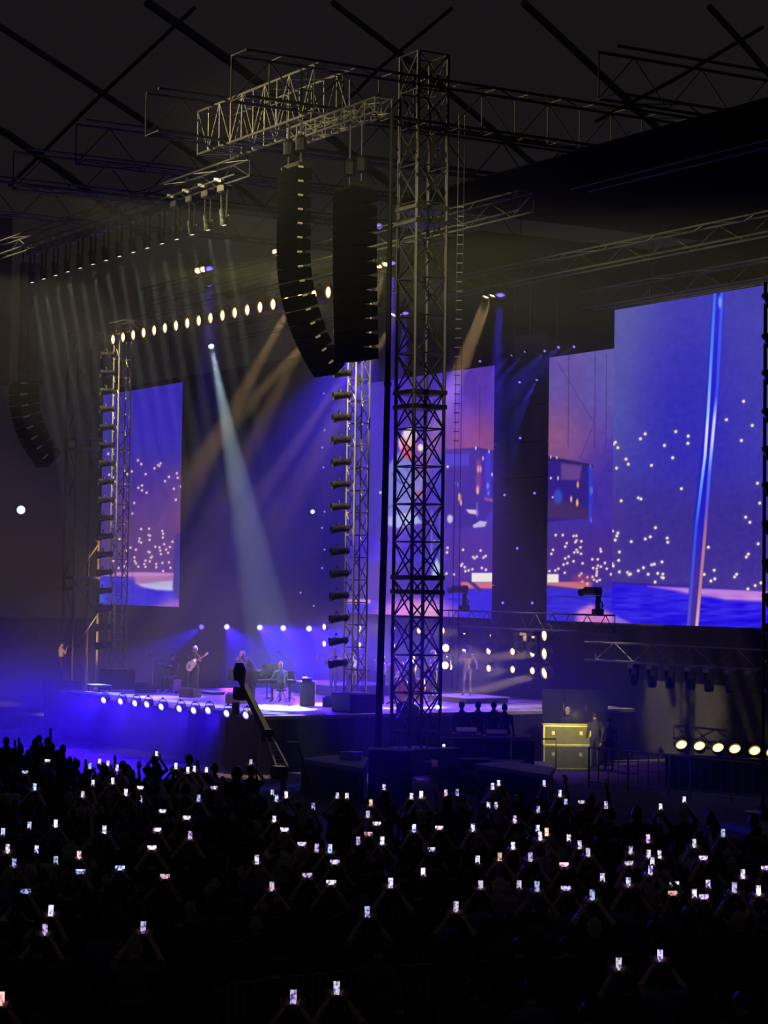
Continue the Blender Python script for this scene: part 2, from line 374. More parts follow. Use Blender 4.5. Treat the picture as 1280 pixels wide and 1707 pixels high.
D_LEFT = [(150 + a * .2461, 620 + b * .2461) for a, b in [(124, 555), (155, 555), (325, 599), (347, 624), (460, 630), (478, 620), (470, 636), (437, 653), (377, 692), (588, 687), (594, 717), (535, 711), (508, 740), (616, 776), (568, 791),
          (327, 785), (352, 769), (352, 802), (383, 818), (581, 866), (299, 888), (288, 960), (130, 696), (159, 716), (168, 744), (252, 692), (231, 760), (284, 674), (346, 1065), (400, 1062), (396, 1105), (407, 1110), (403, 1138), (336, 1128), (332, 1148), (346, 1156),
          (489, 1077), (495, 1097), (493, 1122), (558, 1150), (503, 1167), (542, 1186), (516, 1203), (529, 1225), (442, 1185), (470, 1189), (476, 1210), (480, 1234), (274, 1190), (311, 1204), (244, 1211), (395, 1218), (404, 1222), (301, 1257),
          (420, 1251), (412, 1258), (376, 1277), (405, 1284), (303, 1282), (312, 1298), (368, 1301), (448, 1301), (449, 1323), (490, 1294), (535, 1290), (544, 1327), (327, 1319), (376, 1321), (495, 1349), (249, 1287), (235, 1318), (254, 1331), (193, 1328), (110, 1113), (200, 1132), (253, 1145), (226, 1028), (158, 1280)]]
def paint_left(x, y):
    C = np.zeros((len(x), 3)); C[:] = (62, 44, 190)
    lay(C, sm(720, 830, y), (88, 50, 170)); lay(C, sm(800, 900, y) * .9, (104, 60, 140)); lay(C, (1 - sm(160, 225, x)) * .6, (70, 62, 150)); lay(C, ell(x, y, 258, 690, 55, 60, .6) * .7, (52, 30, 205))
    lay(C, sm(270, 300, x) * sm(760, 860, y) * (1 - sm(900, 960, y)) * .4, (140, 66, 130))
    add(C, noise2(x, y, 7, 1) * 10, (1, .8, 1.2))
    dots(C, x, y, D_LEFT, 1.9, (255, 225, 240), (150, 90, 170))
    fy = y - (x - 165) * .02
    lay(C, sm(952, 955, fy), (48, 34, 232)); lay(C, band(fy, 953, 968, 3) * sm(205, 240, x), (212, 140, 222)); lay(C, band(fy, 953, 960, 2), (222, 150, 226))
    lay(C, poly(x, y, [(226, 972), (290, 966), (292, 985), (262, 984), (236, 978)], 3), (206, 206, 248)); lay(C, poly(x, y, [(226, 962), (290, 958), (290, 967), (226, 974)], 3), (196, 130, 190))
    lay(C, sm(0, 45, (x - 250) + (y - 1000) * 1.2) * sm(985, 1012, y) * .85, (205, 130, 225)); lay(C, (1 - sm(165, 185, x)) * sm(960, 975, y) * .6, (90, 150, 235))
    lay(C, poly(x, y, [(292, 890), (300, 888), (299, 1000), (288, 985)], 2), (66, 50, 160)); add(C, sm(955, 960, y) * noise2(x, y * 4, 14, 3) * 26, (1, 1, .6))
    lay(C, seg(x, y, (223, 640), (221, 1015), .6, .7) * .35, (30, 20, 90))
    return C
D_MID = [(730 + a * .2344, 840 + b * .2344) for a, b in [(68, 313), (178, 327), (303, 332), (250, 378), (260, 386), (276, 375), (323, 382), (339, 371), (173, 427), (165, 440), (190, 450), (245, 465), (218, 473), (195, 479), (113, 502), (312, 455), (341, 468), (60, 496),
         (837, 222), (887, 222), (964, 228), (984, 227), (985, 260), (977, 272), (1019, 266), (915, 279), (905, 304), (818, 327), (806, 356), (1013, 309), (985, 327), (969, 345), (994, 343), (1017, 355), (929, 375), (905, 388), (964, 408), (920, 422), (893, 431), (763, 413), (1028, 423),
         (792, 478), (834, 473), (856, 461), (901, 490), (763, 515), (1155, 322), (1159, 338), (1097, 394), (1136, 394), (1187, 420), (1137, 440), (1158, 447), (1104, 456), (1129, 460), (1200, 461), (1130, 480), (1128, 495), (1127, 510), (1098, 520), (1019, 496), (1006, 510), (1062, 522), (1026, 553), (1109, 540), (1131, 550), (1150, 541), (1062, 568), (1230, 500)]] + \
        [(634, 821), (745, 921), (724, 903), (746, 778), (918, 797, .8), (921, 829, .7)]
def paint_center(x, y):
    C = np.zeros((len(x), 3)); C[:] = (70, 48, 172)
    lay(C, (1 - sm(620, 660, x)) * .7, (66, 58, 140)); lay(C, band(x, 640, 668, 10) * (1 - sm(740, 860, y)) * .8, (66, 20, 222))  # the blue strip is a hung lamp's beam, painted into the picture
    lay(C, sm(735, 790, x) * (1 - sm(680, 790, y)) * .7, (104, 60, 180)); lay(C, sm(905, 915, x) * (1 - sm(640, 760, y)) * .8, (112, 94, 172)); lay(C, sm(950, 1020, x) * (1 - sm(640, 800, y)) * .6, (92, 92, 185))
    lay(C, ell(x, y, 790, 745, 62, 52, .8) * (x < 850) * .7, (176, 82, 92)); lay(C, sm(905, 912, x) * ell(x, y, 915, 742, 62, 56, .85) * .65, (180, 110, 128))
    add(C, noise2(x, y, 8, 5) * 12, (1, .7, 1))
    lay(C, sm(870, 900, y) * sm(735, 760, x), (74, 44, 150)); lay(C, sm(850, 930, y) * (1 - sm(660, 700, x)) * .8, (78, 58, 160)); lay(C, band(y, 893, 935, 8) * (1 - sm(690, 720, x)) * .7, (58, 36, 205))
    lay(C, band(y, 928, 936, 3) * band(x, 615, 745, 3) * .6, (52, 60, 225))
    # stage floor in the picture
    fy = y - (x - 580) * .012
    lay(C, sm(998, 1002, fy) * (1 - sm(745, 765, x)), (58, 44, 232)); lay(C, sm(965, 972, y) * sm(735, 745, x) * (1 - sm(980, 985, y)), (62, 40, 170)); lay(C, sm(980, 985, y) * sm(735, 745, x), (52, 40, 226))
    lay(C, ell(x, y, 690, 1022, 62, 24, .5), (236, 140, 226)); lay(C, band(x, 580, 618, 3) * band(y, 999, 1006, 2), (240, 150, 226)); lay(C, ell(x, y, 707, 1018, 24, 12, .5), (250, 170, 200))
    lay(C, band(y, 970, 981, 2) * band(x, 768, 905, 3), (222, 118, 124)); lay(C, sm(0, 1, (975 + (x - 910) * .12 - y) / 4 + .5) * band(x, 905, 985, 6) * sm(968, 972, y), (216, 122, 130))
    lay(C, seg(x, y, (782, 968), (800, 984), 3), (60, 40, 130)); lay(C, sm(0, 14, y - (1000 + abs(x - 985) * .5)) * band(x, 960, 1030, 8), (220, 130, 215))
    add(C, sm(985, 990, y) * noise2(x, y * 5, 16, 9) * 34, (1, .8, .5)); lay(C, band(y, 993, 996, 1) * sm(905, 910, x) * .6, (40, 26, 150))
    # piano lid, rim and polished side
    pz = poly(x, y, [(742, 752), (795, 747), (822, 752), (905, 760), (986, 776), (986, 862), (905, 872), (822, 845), (800, 880), (742, 880)], 2)
    lay(C, pz, (52, 32, 140)); lay(C, poly(x, y, [(742, 757), (782, 757), (782, 776), (742, 778)], 3), (62, 60, 190)); lay(C, seg(x, y, (742, 751), (796, 748), 2), (52, 40, 110)); lay(C, seg(x, y, (796, 748), (826, 754), 2), (34, 34, 110))
    lay(C, seg(x, y, (905, 762), (986, 777), 3), (46, 34, 100)); lay(C, poly(x, y, [(935, 772), (970, 776), (966, 800), (935, 800)], 3), (110, 70, 150)); lay(C, poly(x, y, [(908, 832), (960, 838), (986, 850), (986, 866), (908, 862)], 3), (70, 44, 110))
    for (a, b, r_, c) in ((797, 782, 3.5, (255, 200, 190)), (801, 782, 3, (255, 190, 190)), (796, 817, 4.2, (255, 196, 150)), (766, 829, 4.2, (255, 190, 130)), (768, 838, 3, (255, 210, 180)), (813, 810, 3.2, (240, 250, 255)), (814, 822, 2.2, (210, 220, 255)), (805, 764, 2.2, (255, 180, 220)), (793, 747, 2, (220, 230, 255)), (815, 753, 2, (225, 230, 255)), (820, 791, 2, (220, 220, 255)), (963, 808, 3.2, (255, 170, 90)), (952, 832, 3, (255, 190, 110)), (962, 838, 3.5, (255, 200, 110)), (930, 797, 2, (240, 230, 250)), (985, 818, 4, (200, 225, 255)), (984, 778, 2, (160, 190, 255)), (985, 866, 2.4, (255, 200, 190)), (918, 762, 1.6, (230, 230, 255)), (928, 763, 1.6, (230, 230, 255)), (758, 806, 1.6, (120, 130, 255)), (763, 808, 1.8, (120, 130, 255))):
        lay(C, ell(x, y, a, b, r_ * .6, r_ * 1.7, .5), c)
    lay(C, band(x, 809, 818, 2) * band(y, 755, 830, 6) * .6, (60, 60, 230)); lay(C, band(x, 981, 987, 1.5) * band(y, 776, 870, 4) * .8, (50, 70, 240)); lay(C, band(x, 793, 802, 2) * band(y, 766, 815, 6) * .45, (200, 90, 110)); lay(C, ell(x, y, 930, 828, 7, 12, .5) * .7, (60, 100, 230))
    lay(C, poly(x, y, [(776, 849), (796, 850), (797, 858), (782, 856)], 1.5), (240, 205, 225)); lay(C, poly(x, y, [(787, 876), (800, 868), (812, 870), (808, 878), (790, 880)], 1.5), (205, 190, 225)); lay(C, ell(x, y, 750, 865, 5, 7, .4), (220, 200, 235)); lay(C, poly(x, y, [(806, 828), (825, 832), (825, 838), (808, 834)], 1.5), (140, 80, 130)); lay(C, seg(x, y, (795, 838), (795, 862), 1.2), (120, 100, 190))
    for a in (766, 773, 800, 948, 1011, 992): lay(C, seg(x, y, (a, 640 if a < 830 else 590), (a - 1, 745), .7, .8) * .45, (60, 36, 80))
    lay(C, seg(x, y, (928, 602), (990, 705), .8, .8) * .5, (70, 50, 110)); lay(C, seg(x, y, (990, 705), (968, 762), .8, .8) * .5, (70, 50, 110))
    # the player at the keyboard, in a pale blue jacket
    lay(C, poly(x, y, [(646, 875), (643, 805), (648, 775), (660, 757), (676, 746), (690, 748), (697, 770), (696, 800), (690, 822), (680, 872), (664, 878)], 2.5), (124, 136, 205))
    lay(C, poly(x, y, [(660, 820), (686, 806), (700, 812), (700, 830), (676, 836)], 2.5), (112, 122, 196)); lay(C, poly(x, y, [(690, 752), (718, 752), (716, 800), (692, 800)], 3), (96, 60, 150)); lay(C, poly(x, y, [(700, 790), (712, 795), (704, 832), (686, 832)], 3) * .8, (128, 136, 205))
    lay(C, poly(x, y, [(646, 862), (690, 852), (704, 872), (664, 880), (646, 876)], 3), (180, 192, 236)); lay(C, seg(x, y, (654, 790), (668, 806), 1.6), (70, 74, 150)); lay(C, seg(x, y, (668, 838), (648, 846), 1.8), (80, 88, 170)); lay(C, seg(x, y, (676, 780), (690, 800), 1.5) * .7, (80, 84, 160))
    lay(C, ell(x, y, 680, 740, 14, 22, .25), (240, 96, 92)); lay(C, ell(x, y, 683, 724, 12, 11, .3), (255, 238, 240)); lay(C, ell(x, y, 684, 736, 9, 9, .4), (255, 205, 196)); lay(C, ell(x, y, 668, 738, 4, 11, .4), (255, 190, 200)); lay(C, ell(x, y, 701, 746, 5, 6, .4), (255, 244, 238)); lay(C, ell(x, y, 680, 757, 8, 9, .5), (225, 90, 100))
    lay(C, seg(x, y, (708, 816), (707, 830), 2.6), (255, 130, 170)); lay(C, ell(x, y, 700, 822, 9, 6, .5) * .8, (170, 80, 130)); lay(C, band(x, 720, 742, 2) * band(y, 757, 836, 3) * .6, (60, 60, 205)); lay(C, band(x, 718, 721, 1.2) * band(y, 850, 965, 3) * .8, (96, 120, 235)); lay(C, band(x, 731, 734, 1.2) * band(y, 850, 965, 3) * .6, (86, 110, 235)); lay(C, poly(x, y, [(722, 945), (728, 930), (734, 945), (732, 960), (720, 960)], 2), (190, 220, 240))
    dots(C, x, y, D_MID, 2.0, (255, 240, 225), (150, 90, 160))
    lay(C, band(x, 786, 826, 1.2) * band(y, 955, 970, 1.2), (255, 250, 235)); lay(C, band(x, 912, 931, 1.2) * band(y, 957, 971, 1.2), (255, 250, 238)); lay(C, ell(x, y, 824, 958, 5, 5, .4), (255, 250, 240)); lay(C, ell(x, y, 970, 966, 16, 9, .7) * .4, (220, 80, 110))
    return C
D_RIGHT = [(1000 + a * .21875, 470 + b * .21875, 1.15) for a, b in [(1094, 910), (963, 1050), (1160, 1094), (1077, 1208), (1255, 1158), (577, 1140), (672, 1175), (670, 1230), (491, 1246), (554, 1340), (344, 1158), (308, 1195), (104, 1236), (117, 1222), (136, 1263), (198, 1350)]] + \
          [(1000 + a * .21875, 760 + b * .21875, 1.1) for a, b in [(216, 63), (126, 93), (392, 72), (35, 100), (14, 106), (23, 128), (161, 342), (292, 320), (312, 328), (620, 250), (46, 574), (94, 573), (136, 588), (128, 610), (116, 641), (238, 653), (345, 633), (383, 617), (423, 547), (512, 626), (516, 658), (148, 732), (142, 796), (38, 815), (92, 822), (101, 838), (50, 859),
           (148, 884), (210, 888), (222, 904), (232, 900), (292, 875), (331, 852), (367, 902), (440, 895), (479, 901), (471, 925), (482, 930), (420, 961), (472, 808), (394, 830), (414, 825), (8, 726), (826, 696), (870, 871), (794, 903), (845, 953), (875, 937), (1026, 922), (1041, 902), (1115, 770), (1130, 748), (1205, 670), (1110, 467), (1142, 506), (1217, 360), (1200, 208), (1127, 1014), (1182, 988), (1226, 968)]]
def paint_right(x, y):
    C = np.zeros((len(x), 3)); C[:] = (64, 60, 182)
    lay(C, (1 - sm(1030, 1150, x)) * .8 * (1 - sm(640, 900, y)), (98, 100, 176)); lay(C, ell(x, y, 1150, 700, 90, 170, .7) * .6, (46, 38, 190)); lay(C, sm(1180, 1260, x) * (1 - sm(700, 800, y)) * .5, (72, 62, 178))
    lay(C, sm(740, 880, y) * .9, (64, 46, 150)); lay(C, (1 - sm(1015, 1060, x)) * sm(700, 850, y) * .5, (84, 60, 150)); lay(C, sm(900, 970, y) * .6, (74, 54, 158)); add(C, noise2(x, y, 7, 21) * 6, (1, .9, 1.1)); add(C, noise2(x, y, 3, 22) * 6, (1, 1, 1))
    fy = y - (x - 1018) * .052
    lay(C, sm(970, 972, fy), (44, 26, 238)); lay(C, poly(x, y, [(1080, 977), (1285, 984), (1285, 1004), (1210, 1000), (1150, 990)], 4), (196, 132, 232)); lay(C, band(fy, 969, 973, 1) * .5, (40, 24, 120))
    add(C, sm(975, 980, fy) * noise2(x, y * 6, 22, 11) * 46, (.9, 1, .4)); lay(C, poly(x, y, [(1012, 1020), (1060, 1043), (1012, 1043)], 4) * .7, (196, 140, 230)); lay(C, sm(1028, 1046, fy) * sm(1120, 1240, x) * .5, (50, 66, 250)); lay(C, poly(x, y, [(1012, 1008), (1018, 1014), (1018, 1036), (1012, 1042)], 2) * .8, (230, 160, 230))
    dots(C, x, y, D_RIGHT, 2.1, (255, 246, 232), (150, 120, 150))
    # microphone stand close to the camera in the picture: three rods
    def along(P): P = np.array(P, float); return lambda yy: np.stack([np.interp(yy, P[:, 0], P[:, k]) for k in range(1, P.shape[1])], 1)
    def rod(cx, w_, cols, s=1.3):
        c_ = along(cx)(y)[:, 0]; k = 1 - sm(w_ - s, w_ + s, np.abs(x - c_)); C[:] = C * (1 - k[:, None]) + along(cols)(y) * k[:, None]
    rod([(480, 1198), (690, 1186), (860, 1167), (1046, 1154)], 10, [(480, 38, 30, 215), (860, 36, 26, 210), (960, 70, 44, 170), (1046, 74, 46, 165)], 2.5)
    rod([(480, 1192), (690, 1180), (760, 1175), (880, 1160), (1046, 1147)], 2.4, [(480, 50, 110, 255), (600, 80, 150, 255), (690, 170, 210, 255), (715, 232, 240, 255), (745, 225, 235, 255), (800, 110, 170, 255), (880, 46, 90, 240), (1046, 92, 76, 225)])
    rod([(500, 1203), (640, 1196), (780, 1183), (900, 1174), (1046, 1161)], 2.6, [(500, 60, 90, 255), (660, 60, 80, 250), (700, 215, 225, 255), (735, 215, 225, 255), (790, 80, 120, 255), (840, 90, 90, 220), (900, 190, 120, 150), (980, 206, 136, 138), (1046, 240, 190, 200)])
    lay(C, ell(x, y, 1200, 504, 3, 10, .4) * .7, (150, 190, 255))
    return C
ZB = onY(825, 1031, 0).z; ZTC = onY(910, 597, 0).z; ZTS = onY(1025, 517, 0).z
BEZ = mat('black_screen_frame', (.01, .01, .011), .6)
def screen(name, label, x0, x1, z0, z1, fn, step=.026, skip=()):
    t = thing(name, label, 'screen', (0, 0, 0))
    nx_ = int((x1 - x0) / step); nz_ = int((z1 - z0) / step)
    X = np.linspace(x0, x1, nx_ + 1); Z = np.linspace(z0, z1, nz_ + 1); XX, ZZ = np.meshgrid(X, Z)
    XX = XX.ravel(); ZZ = ZZ.ravel(); v = np.stack([XX, np.zeros_like(XX), ZZ], 1); rel = v - np.array(CAM)
    zz = rel @ np.array(FWD); px = 640 + FPX * (rel @ np.array(RT)) / zz; py = 853.5 - FPX * (rel @ np.array(CU)) / zz
    C = np.clip(fn(px, py), 0, 255); lin = srgb(C)
    i = np.arange(nx_); j = np.arange(nz_); I, J = np.meshgrid(i, j); a = (J * (nx_ + 1) + I).ravel(); F = np.stack([a, a + 1, a + nx_ + 2, a + nx_ + 1], 1)
    me = bpy.data.meshes.new('display'); me.vertices.add(len(v)); me.vertices.foreach_set('co', v.ravel()); me.loops.add(F.size); me.loops.foreach_set('vertex_index', F.ravel().astype(np.int32))
    me.polygons.add(len(F)); me.polygons.foreach_set('loop_start', np.arange(0, F.size, 4, dtype=np.int32)); me.polygons.foreach_set('loop_total', np.full(len(F), 4, np.int32)); me.update()
    ca = me.color_attributes.new('picture', 'FLOAT_COLOR', 'POINT'); ca.data.foreach_set('color', np.concatenate([lin, np.ones((len(lin), 1))], 1).ravel())
    m = MATS.get('led_picture')
    if not m:
        m = bpy.data.materials.new('led_picture'); m.use_nodes = True; n_ = m.node_tree; n_.nodes.clear(); o_ = n_.nodes.new('ShaderNodeOutputMaterial'); e = n_.nodes.new('ShaderNodeEmission'); at = n_.nodes.new('ShaderNodeAttribute'); at.attribute_name = 'picture'
        e.inputs['Strength'].default_value = 1.0; n_.links.new(at.outputs['Color'], e.inputs['Color']); n_.links.new(e.outputs[0], o_.inputs['Surface']); m.cycles.emission_sampling = 'NONE'; MATS['led_picture'] = m
    me.materials.append(m); ob('display', me, t)
    fr = MB().box(((x0 + x1) / 2, .16, (z0 + z1) / 2), (x1 - x0, .28, z1 - z0 + .1))
    part('cabinet', fr, BEZ, t)
    for n_b, (a_, b_, c_, d_) in enumerate(((x0 - .022, x0, z0 - .06, z1 + .06), (x1, x1 + .022, z0 - .06, z1 + .06), (x0, x1, z0 - .06, z0), (x0, x1, z1, z1 + .06))):
        if n_b not in skip: part('bezel', MB().box(((a_ + b_) / 2, .1, (c_ + d_) / 2), (b_ - a_, .26, d_ - c_)), BEZ, t)
    for k in range(2): xx = x0 + (x1 - x0) * (.2 + .6 * k); member('hanging_cable', (xx, .16, z1 + .05), (xx, .16, 18), .02, DARKALU, t)
    return t
XA, XB = onY(166, 1017, 0).x, onY(299, 1020, 0).x; XC0, XC1 = onY(577, 1027, 0).x, onY(1019, 1040, 0).x; XD = onY(1330, 1050, 0).x
screen('led_screen', 'narrow tall LED screen behind the far lamp tower, violet with dots of light', XA, XB, ZB, ZTS, paint_left, .034)
screen('led_screen', 'wide LED screen above the deck showing a player at a piano', XC0, XC1, ZB, ZTC, paint_center, .03, (1,))
screen('led_screen', 'tallest LED screen, blue, showing a microphone stand and dots of light', XC1, XD, ZB, ZTS, paint_right, .024, (0,))
# dark banner column in front of the wide screen
xa, xb = onY(824, 900, -.5).x, onY(909, 900, -.5).x; zt = onY(868, 560, -.5).z; zb = onY(868, 1036, -.5).z
t = thing('banner_column', 'dark hanging LED column, switched off, splitting the wide screen picture', 'column', ((xa + xb) / 2, -.5, zb))
nP = 8; hP = (zt - zb) / nP
pm = MB().bbox((0, 0, hP / 2), (xb - xa, .18, hP - .02), .01).mesh('panel', mat('switched_off_led_panel', (.018, .017, .02), .8, 0, .3, 3))
for k in range(nP): ob('panel', pm, t, (0, 0, k * hP))
part('spine', MB().box((0, .04, (zt - zb) / 2), (xb - xa - .04, .06, zt - zb - .02)), BLACK, t)
member('hanging_cable', (-.5, 0, zt - zb), (-.5, 0, 17 - zb), .02, DARKALU, t); member('hanging_cable', (.5, 0, zt - zb), (.5, 0, 17 - zb), .02, DARKALU, t)
# ------------------------------------------------------------------ towers and roof trusses
t = truss('roof_tower', 'tall black truss tower at the near stage corner, in front of the wide screen', 'tower', (12.6, -9.9, .12), (12.6, -9.9, 22.0), 1.07, 1.07, 1.13, mat('tower_aluminium', (.075, .072, .062), .4, .5, .25, 9), .055, .026, xbrace=True, joints=(.35, 5.6, 11.25, 16.9))
part('base_plate', MB().bbox((0, 0, -.06), (1.5, 1.5, .11)), DARKALU, t)
for k, (a, b) in enumerate(((1, 0), (0, -1), (0, 1))): part('outrigger', MB().bbox((a * 1.2, b * 1.2, -.06), (.9 if a else .18, .9 if b else .18, .1)), DARKALU, t)
truss('roof_tower', 'truss tower at the far stage corner with a small blue lamp', 'tower', (-13.3, -10.0, 0), (-13.3, -10.0, 15.8), 1.05, 1.05, 1.5, mat('far_tower_steel', (.2, .2, .2), .45, .6, .2, 9), .055, .03, faces='fs', joints=(5.6, 11.25))
for nm, x_, lab, n0 in (('near', 9.9, 'slim truss tower hung with lamps, beside the wide screen', 0), ('far', -8.4, 'slim truss tower hung with lamps, in front of the narrow tall screen', 0)):
    truss('lamp_tower', lab, 'tower', (x_, -10.5, ZS + .62), (x_, -10.5, 15.0), .5, .5, .7, ALU, .03, .018, faces='fsbt')
    t = thing('tower_plinth', 'dark steel plinth under the lamp tower ' + ('beside the wide screen' if nm == 'near' else 'in front of the narrow screen'), 'plinth', (x_, -10.5, ZS))
    part('box', MB().bbox((0, 0, .3 if nm == 'near' else -.545), (1.2, 1.0, .6 if nm == 'near' else 2.29), .03), BLACK, t)
    for s in (-1, 1): part('handle', MB().path([(s * .62, -.15, .3), (s * .65, -.15, .36), (s * .65, .15, .36), (s * .62, .15, .3)], .015), GREYSTEEL, t)
    part('top_plate', MB().bbox((0, 0, .61), (.7, .7, .03), .005), ALU, t)
GLOSS = mat('glossy_black_lamp_body', (.12, .11, .085), .2, .45, .1, 6)
for nm, x_, lab in (('near', 9.9, 'the lamp tower beside the wide screen'), ('far', -8.4, 'the lamp tower in front of the narrow screen')):
    for k in range(17):
        z = 14.4 - .7 * k
        t = lamp('bracket_lamp', '%s lamp from the top on %s' % (nth(k), lab), (x_ - .05, -11.35, z), (x_ - 1.2, -16, z - .5), .13, LENS_OFF, .42, 'lamps on ' + lab, body=GLOSS)
        member('bracket_arm', t.matrix_basis.inverted() @ Vector((x_, -10.75, z)), t.matrix_basis.inverted() @ Vector((x_ - .02, -11.1, z + .02)), .025, ALU, t)
        part('rear_cap', MB().lathe([(.11, .40), (.12, .5), (.07, .56), (.01, .57)], n=10), GLOSS, t)
# header across the two lamp towers with its row of warm lamps
truss('header_truss', 'long horizontal truss joining the tops of the two lamp towers', 'truss', (-9.2, -10.5, 15.5), (10.6, -10.5, 15.5), .5, .5, 1.0, GREYSTEEL, .026, .013, faces='sb')
for k in range(20):
    x_ = -8.4 + .943 * k
    lamp('par_lamp', '%s warm lamp from the far end of the bright row under the header truss' % nth(k), (x_, -10.9, 15.05), (x_ + .25, -20, 14.4), .2, LENS_W, .42, 'row of warm lamps under the header truss', spot=((1, .72, .32), 50, 60, .8) if k % 4 == 1 else None)
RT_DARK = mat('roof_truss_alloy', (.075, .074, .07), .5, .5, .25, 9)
RT_LIT = mat('roof_truss_lit_alloy', (.34, .33, .27), .45, .6, .25, 9)  # same alloy, with the lit look put into a paler colour
names = ['nearest', 'second nearest', 'third nearest', 'fourth nearest', 'fifth nearest']
for k, X in enumerate((12.6, 6.6, .9, -4.9, -10.7)):
    truss('roof_truss', 'dark zigzag roof truss running front to back, %s to the camera' % names[k], 'truss', (X, -16.3, 20.55), (X, 6.0 if k else 14.0, 20.55), .9, 1.35, 1.25, RT_DARK, .045, .022, faces='sfb' if k < 1 else 'sf', group='roof trusses running front to back')
truss('roof_truss', 'dark roof truss running front to back beyond the near tower', 'truss', (19.5, -8, 20.4), (19.5, 12, 20.4), .9, 1.35, 1.25, RT_DARK, .045, .022, faces='sf')
truss('roof_truss', 'roof truss above the line arrays, coloured paler as if catching the light', 'truss', (5.6, -13.6, 20.3), (13.4, -13.6, 20.3), 1.2, 1.4, .8, RT_LIT, .04, .02, faces='tbsf')
truss('roof_truss', 'flat truss carrying the line arrays, coloured pale as if lit', 'truss', (12.3, -14.2, 19.05), (17.4, -14.2, 19.05), .55, .4, .55, RT_LIT, .035, .018, faces='tbsf')
truss('roof_truss', 'dark back roof truss parallel to the screens, upstage', 'truss', (-14, -3, 16.4), (24, -3, 16.4), .55, .6, 1.2, RT_DARK, .03, .014, faces='sb')
truss('roof_truss', 'dark middle roof truss parallel to the screens', 'truss', (-14, -7, 17.6), (14, -7, 17.6), .55, .6, 1.2, RT_DARK, .03, .014, faces='sb')
truss('roof_truss', 'dark truss above the tallest screen', 'truss', (8.5, -.6, 15.6), (26, -.6, 15.6), .55, .6, 1.2, RT_DARK, .03, .014, faces='sb')
truss('roof_truss', 'dark truss high over the near end of the stage', 'truss', (14, -5, 18.6), (32, -5, 18.6), .7, .9, 1.4, RT_DARK, .04, .02, faces='sb')
# black canopy added to darken the roof over the upstage part
t = thing('shade_canopy', 'black canopy added under the roof trusses to darken the view above the screens', 'canopy', (10, 0, 0))
for k in range(5):
    y0_ = -5 if k < 2 else -8.5
    part('cloth_panel', MB().box((-17 + k * 10.2, (y0_ + 8) / 2, (17.6 if k < 2 else 18.2) + .02 * (k % 2)), (10.16, 8 - y0_, .05)), mat('blackout_cloth', (.002, .002, .002), 1, 0, .2, 3, 0, 0), t)
for k in range(5): part('border_cloth', MB().box((-17 + k * 10.2, 2.2, 16.4), (10.1, .05, 2.4)), CLOTH, t)

# mover row on the front truss
truss('front_truss', 'long front truss crowded with moving lights', 'truss', (-12, -15.0, 18.35), (10.4, -15.0, 18.35), .5, .5, 1.1, GREYSTEEL, .028, .014, faces='sb')
for k in range(15):
    x_ = -6.6 + k * 1.13
    t = lamp('moving_light', '%s moving light from the far end of the front truss' % nth(k), (x_, -15.0, 16.75), (x_ + 1.6, -14.0, 8), .12, lens_mat('pale_lit_lens', (1, 1, .92), (.6, .65, .5), 2.2, .4), .5, 'moving lights on the front truss', spot=((.8, 1, .8), 5000, 3.8, .5), cat='moving light')
    mi = t.matrix_basis.inverted()
    b = part('base', MB().bbox((0, 0, 0), (.42, .36, .24), .04), GREYSTEEL, t); b.matrix_basis = mi @ Matrix.Translation((x_, -15, 17.85))
    for s in (-1, 1): member('arm', mi @ Vector((x_ + s * .2, -15, 17.8)), mi @ Vector((x_ + s * .17, -15, 16.95)), .035, DARKALU, t)
    b = part('power_box', MB().bbox((0, 0, 0), (.5, .14, .1), .02), ALU, t); b.matrix_basis = mi @ Matrix.Translation((x_, -15.2, 18.1)) @ Matrix.Rotation(.25, 4, 'Y')

# ------------------------------------------------------------------ line arrays
GRILLE = mat('black_speaker_grille', (.004, .004, .004), .95, 0, .3, 40, 0, .1)
def line_array(label, top, n, wd, dp, h, ang, link=True, group='line arrays'):
    t = thing('line_array', label, 'loudspeaker', top, group=group)
    part('fly_bar', MB().box((0, 0, .14), (wd * .9, .12, .12)).box((-wd * .4, .1, .08), (.1, dp * 1.2, .1)).box((wd * .4, .1, .08), (.1, dp * 1.2, .1)), DARKALU, t)
    for s in (-.3, .3): member('chain', (s * wd, 0, .2), (s * wd, 0, 19.2 - top[2]), .03, DARKALU, t); part('chain_motor', MB().lathe([(.1, 0), (.17, .05), (.17, .4), (.1, .5)], (s * wd, 0, .45), 10), BLACK, t)
    y = 0.; z = 0.; a = 0.
    poly_ = [(-dp * .5, -h * .49), (dp * .5, -h * .36), (dp * .5, h * .36), (-dp * .5, h * .49)]
    cab = MB().prism([(p[0], p[1]) for p in poly_], -wd / 2, wd / 2, 'X').mesh('cabinet', mat('matt_black_cabinet', (.0035, .0035, .0035), .95, 0, .2, 10, 0, .1))
    gr = MB().bbox((0, -dp * .5 - .012, 0), (wd * .94, .03, h * .86), .008).mesh('grille', GRILLE)
    lk = MB().bbox((wd / 2 + .012, -dp * .30, h * .44), (.03, dp * .36, .06), .004).mesh('rigging_link', mat('lit_rigging_steel', (.9, .86, .7), .35, .2, .1, 9))  # pale colour stands for the highlights on the links
    for k in range(n):
        a = ang(k); ca, sa = math.cos(a), math.sin(a)
        # hinge at the front top edge, each box tilts to aim lower
        c = Vector((0, y + (dp * .0) * ca + sa * h * .5, z - ca * h * .5))
        o = ob('cabinet', cab, t, c); o.rotation_euler = (a, 0, 0); ob('grille', gr, o)
        if link: ob('rigging_link', lk, o)
        y += sa * h; z -= ca * h
    return t
ar_top = dep(508, 283, 64)
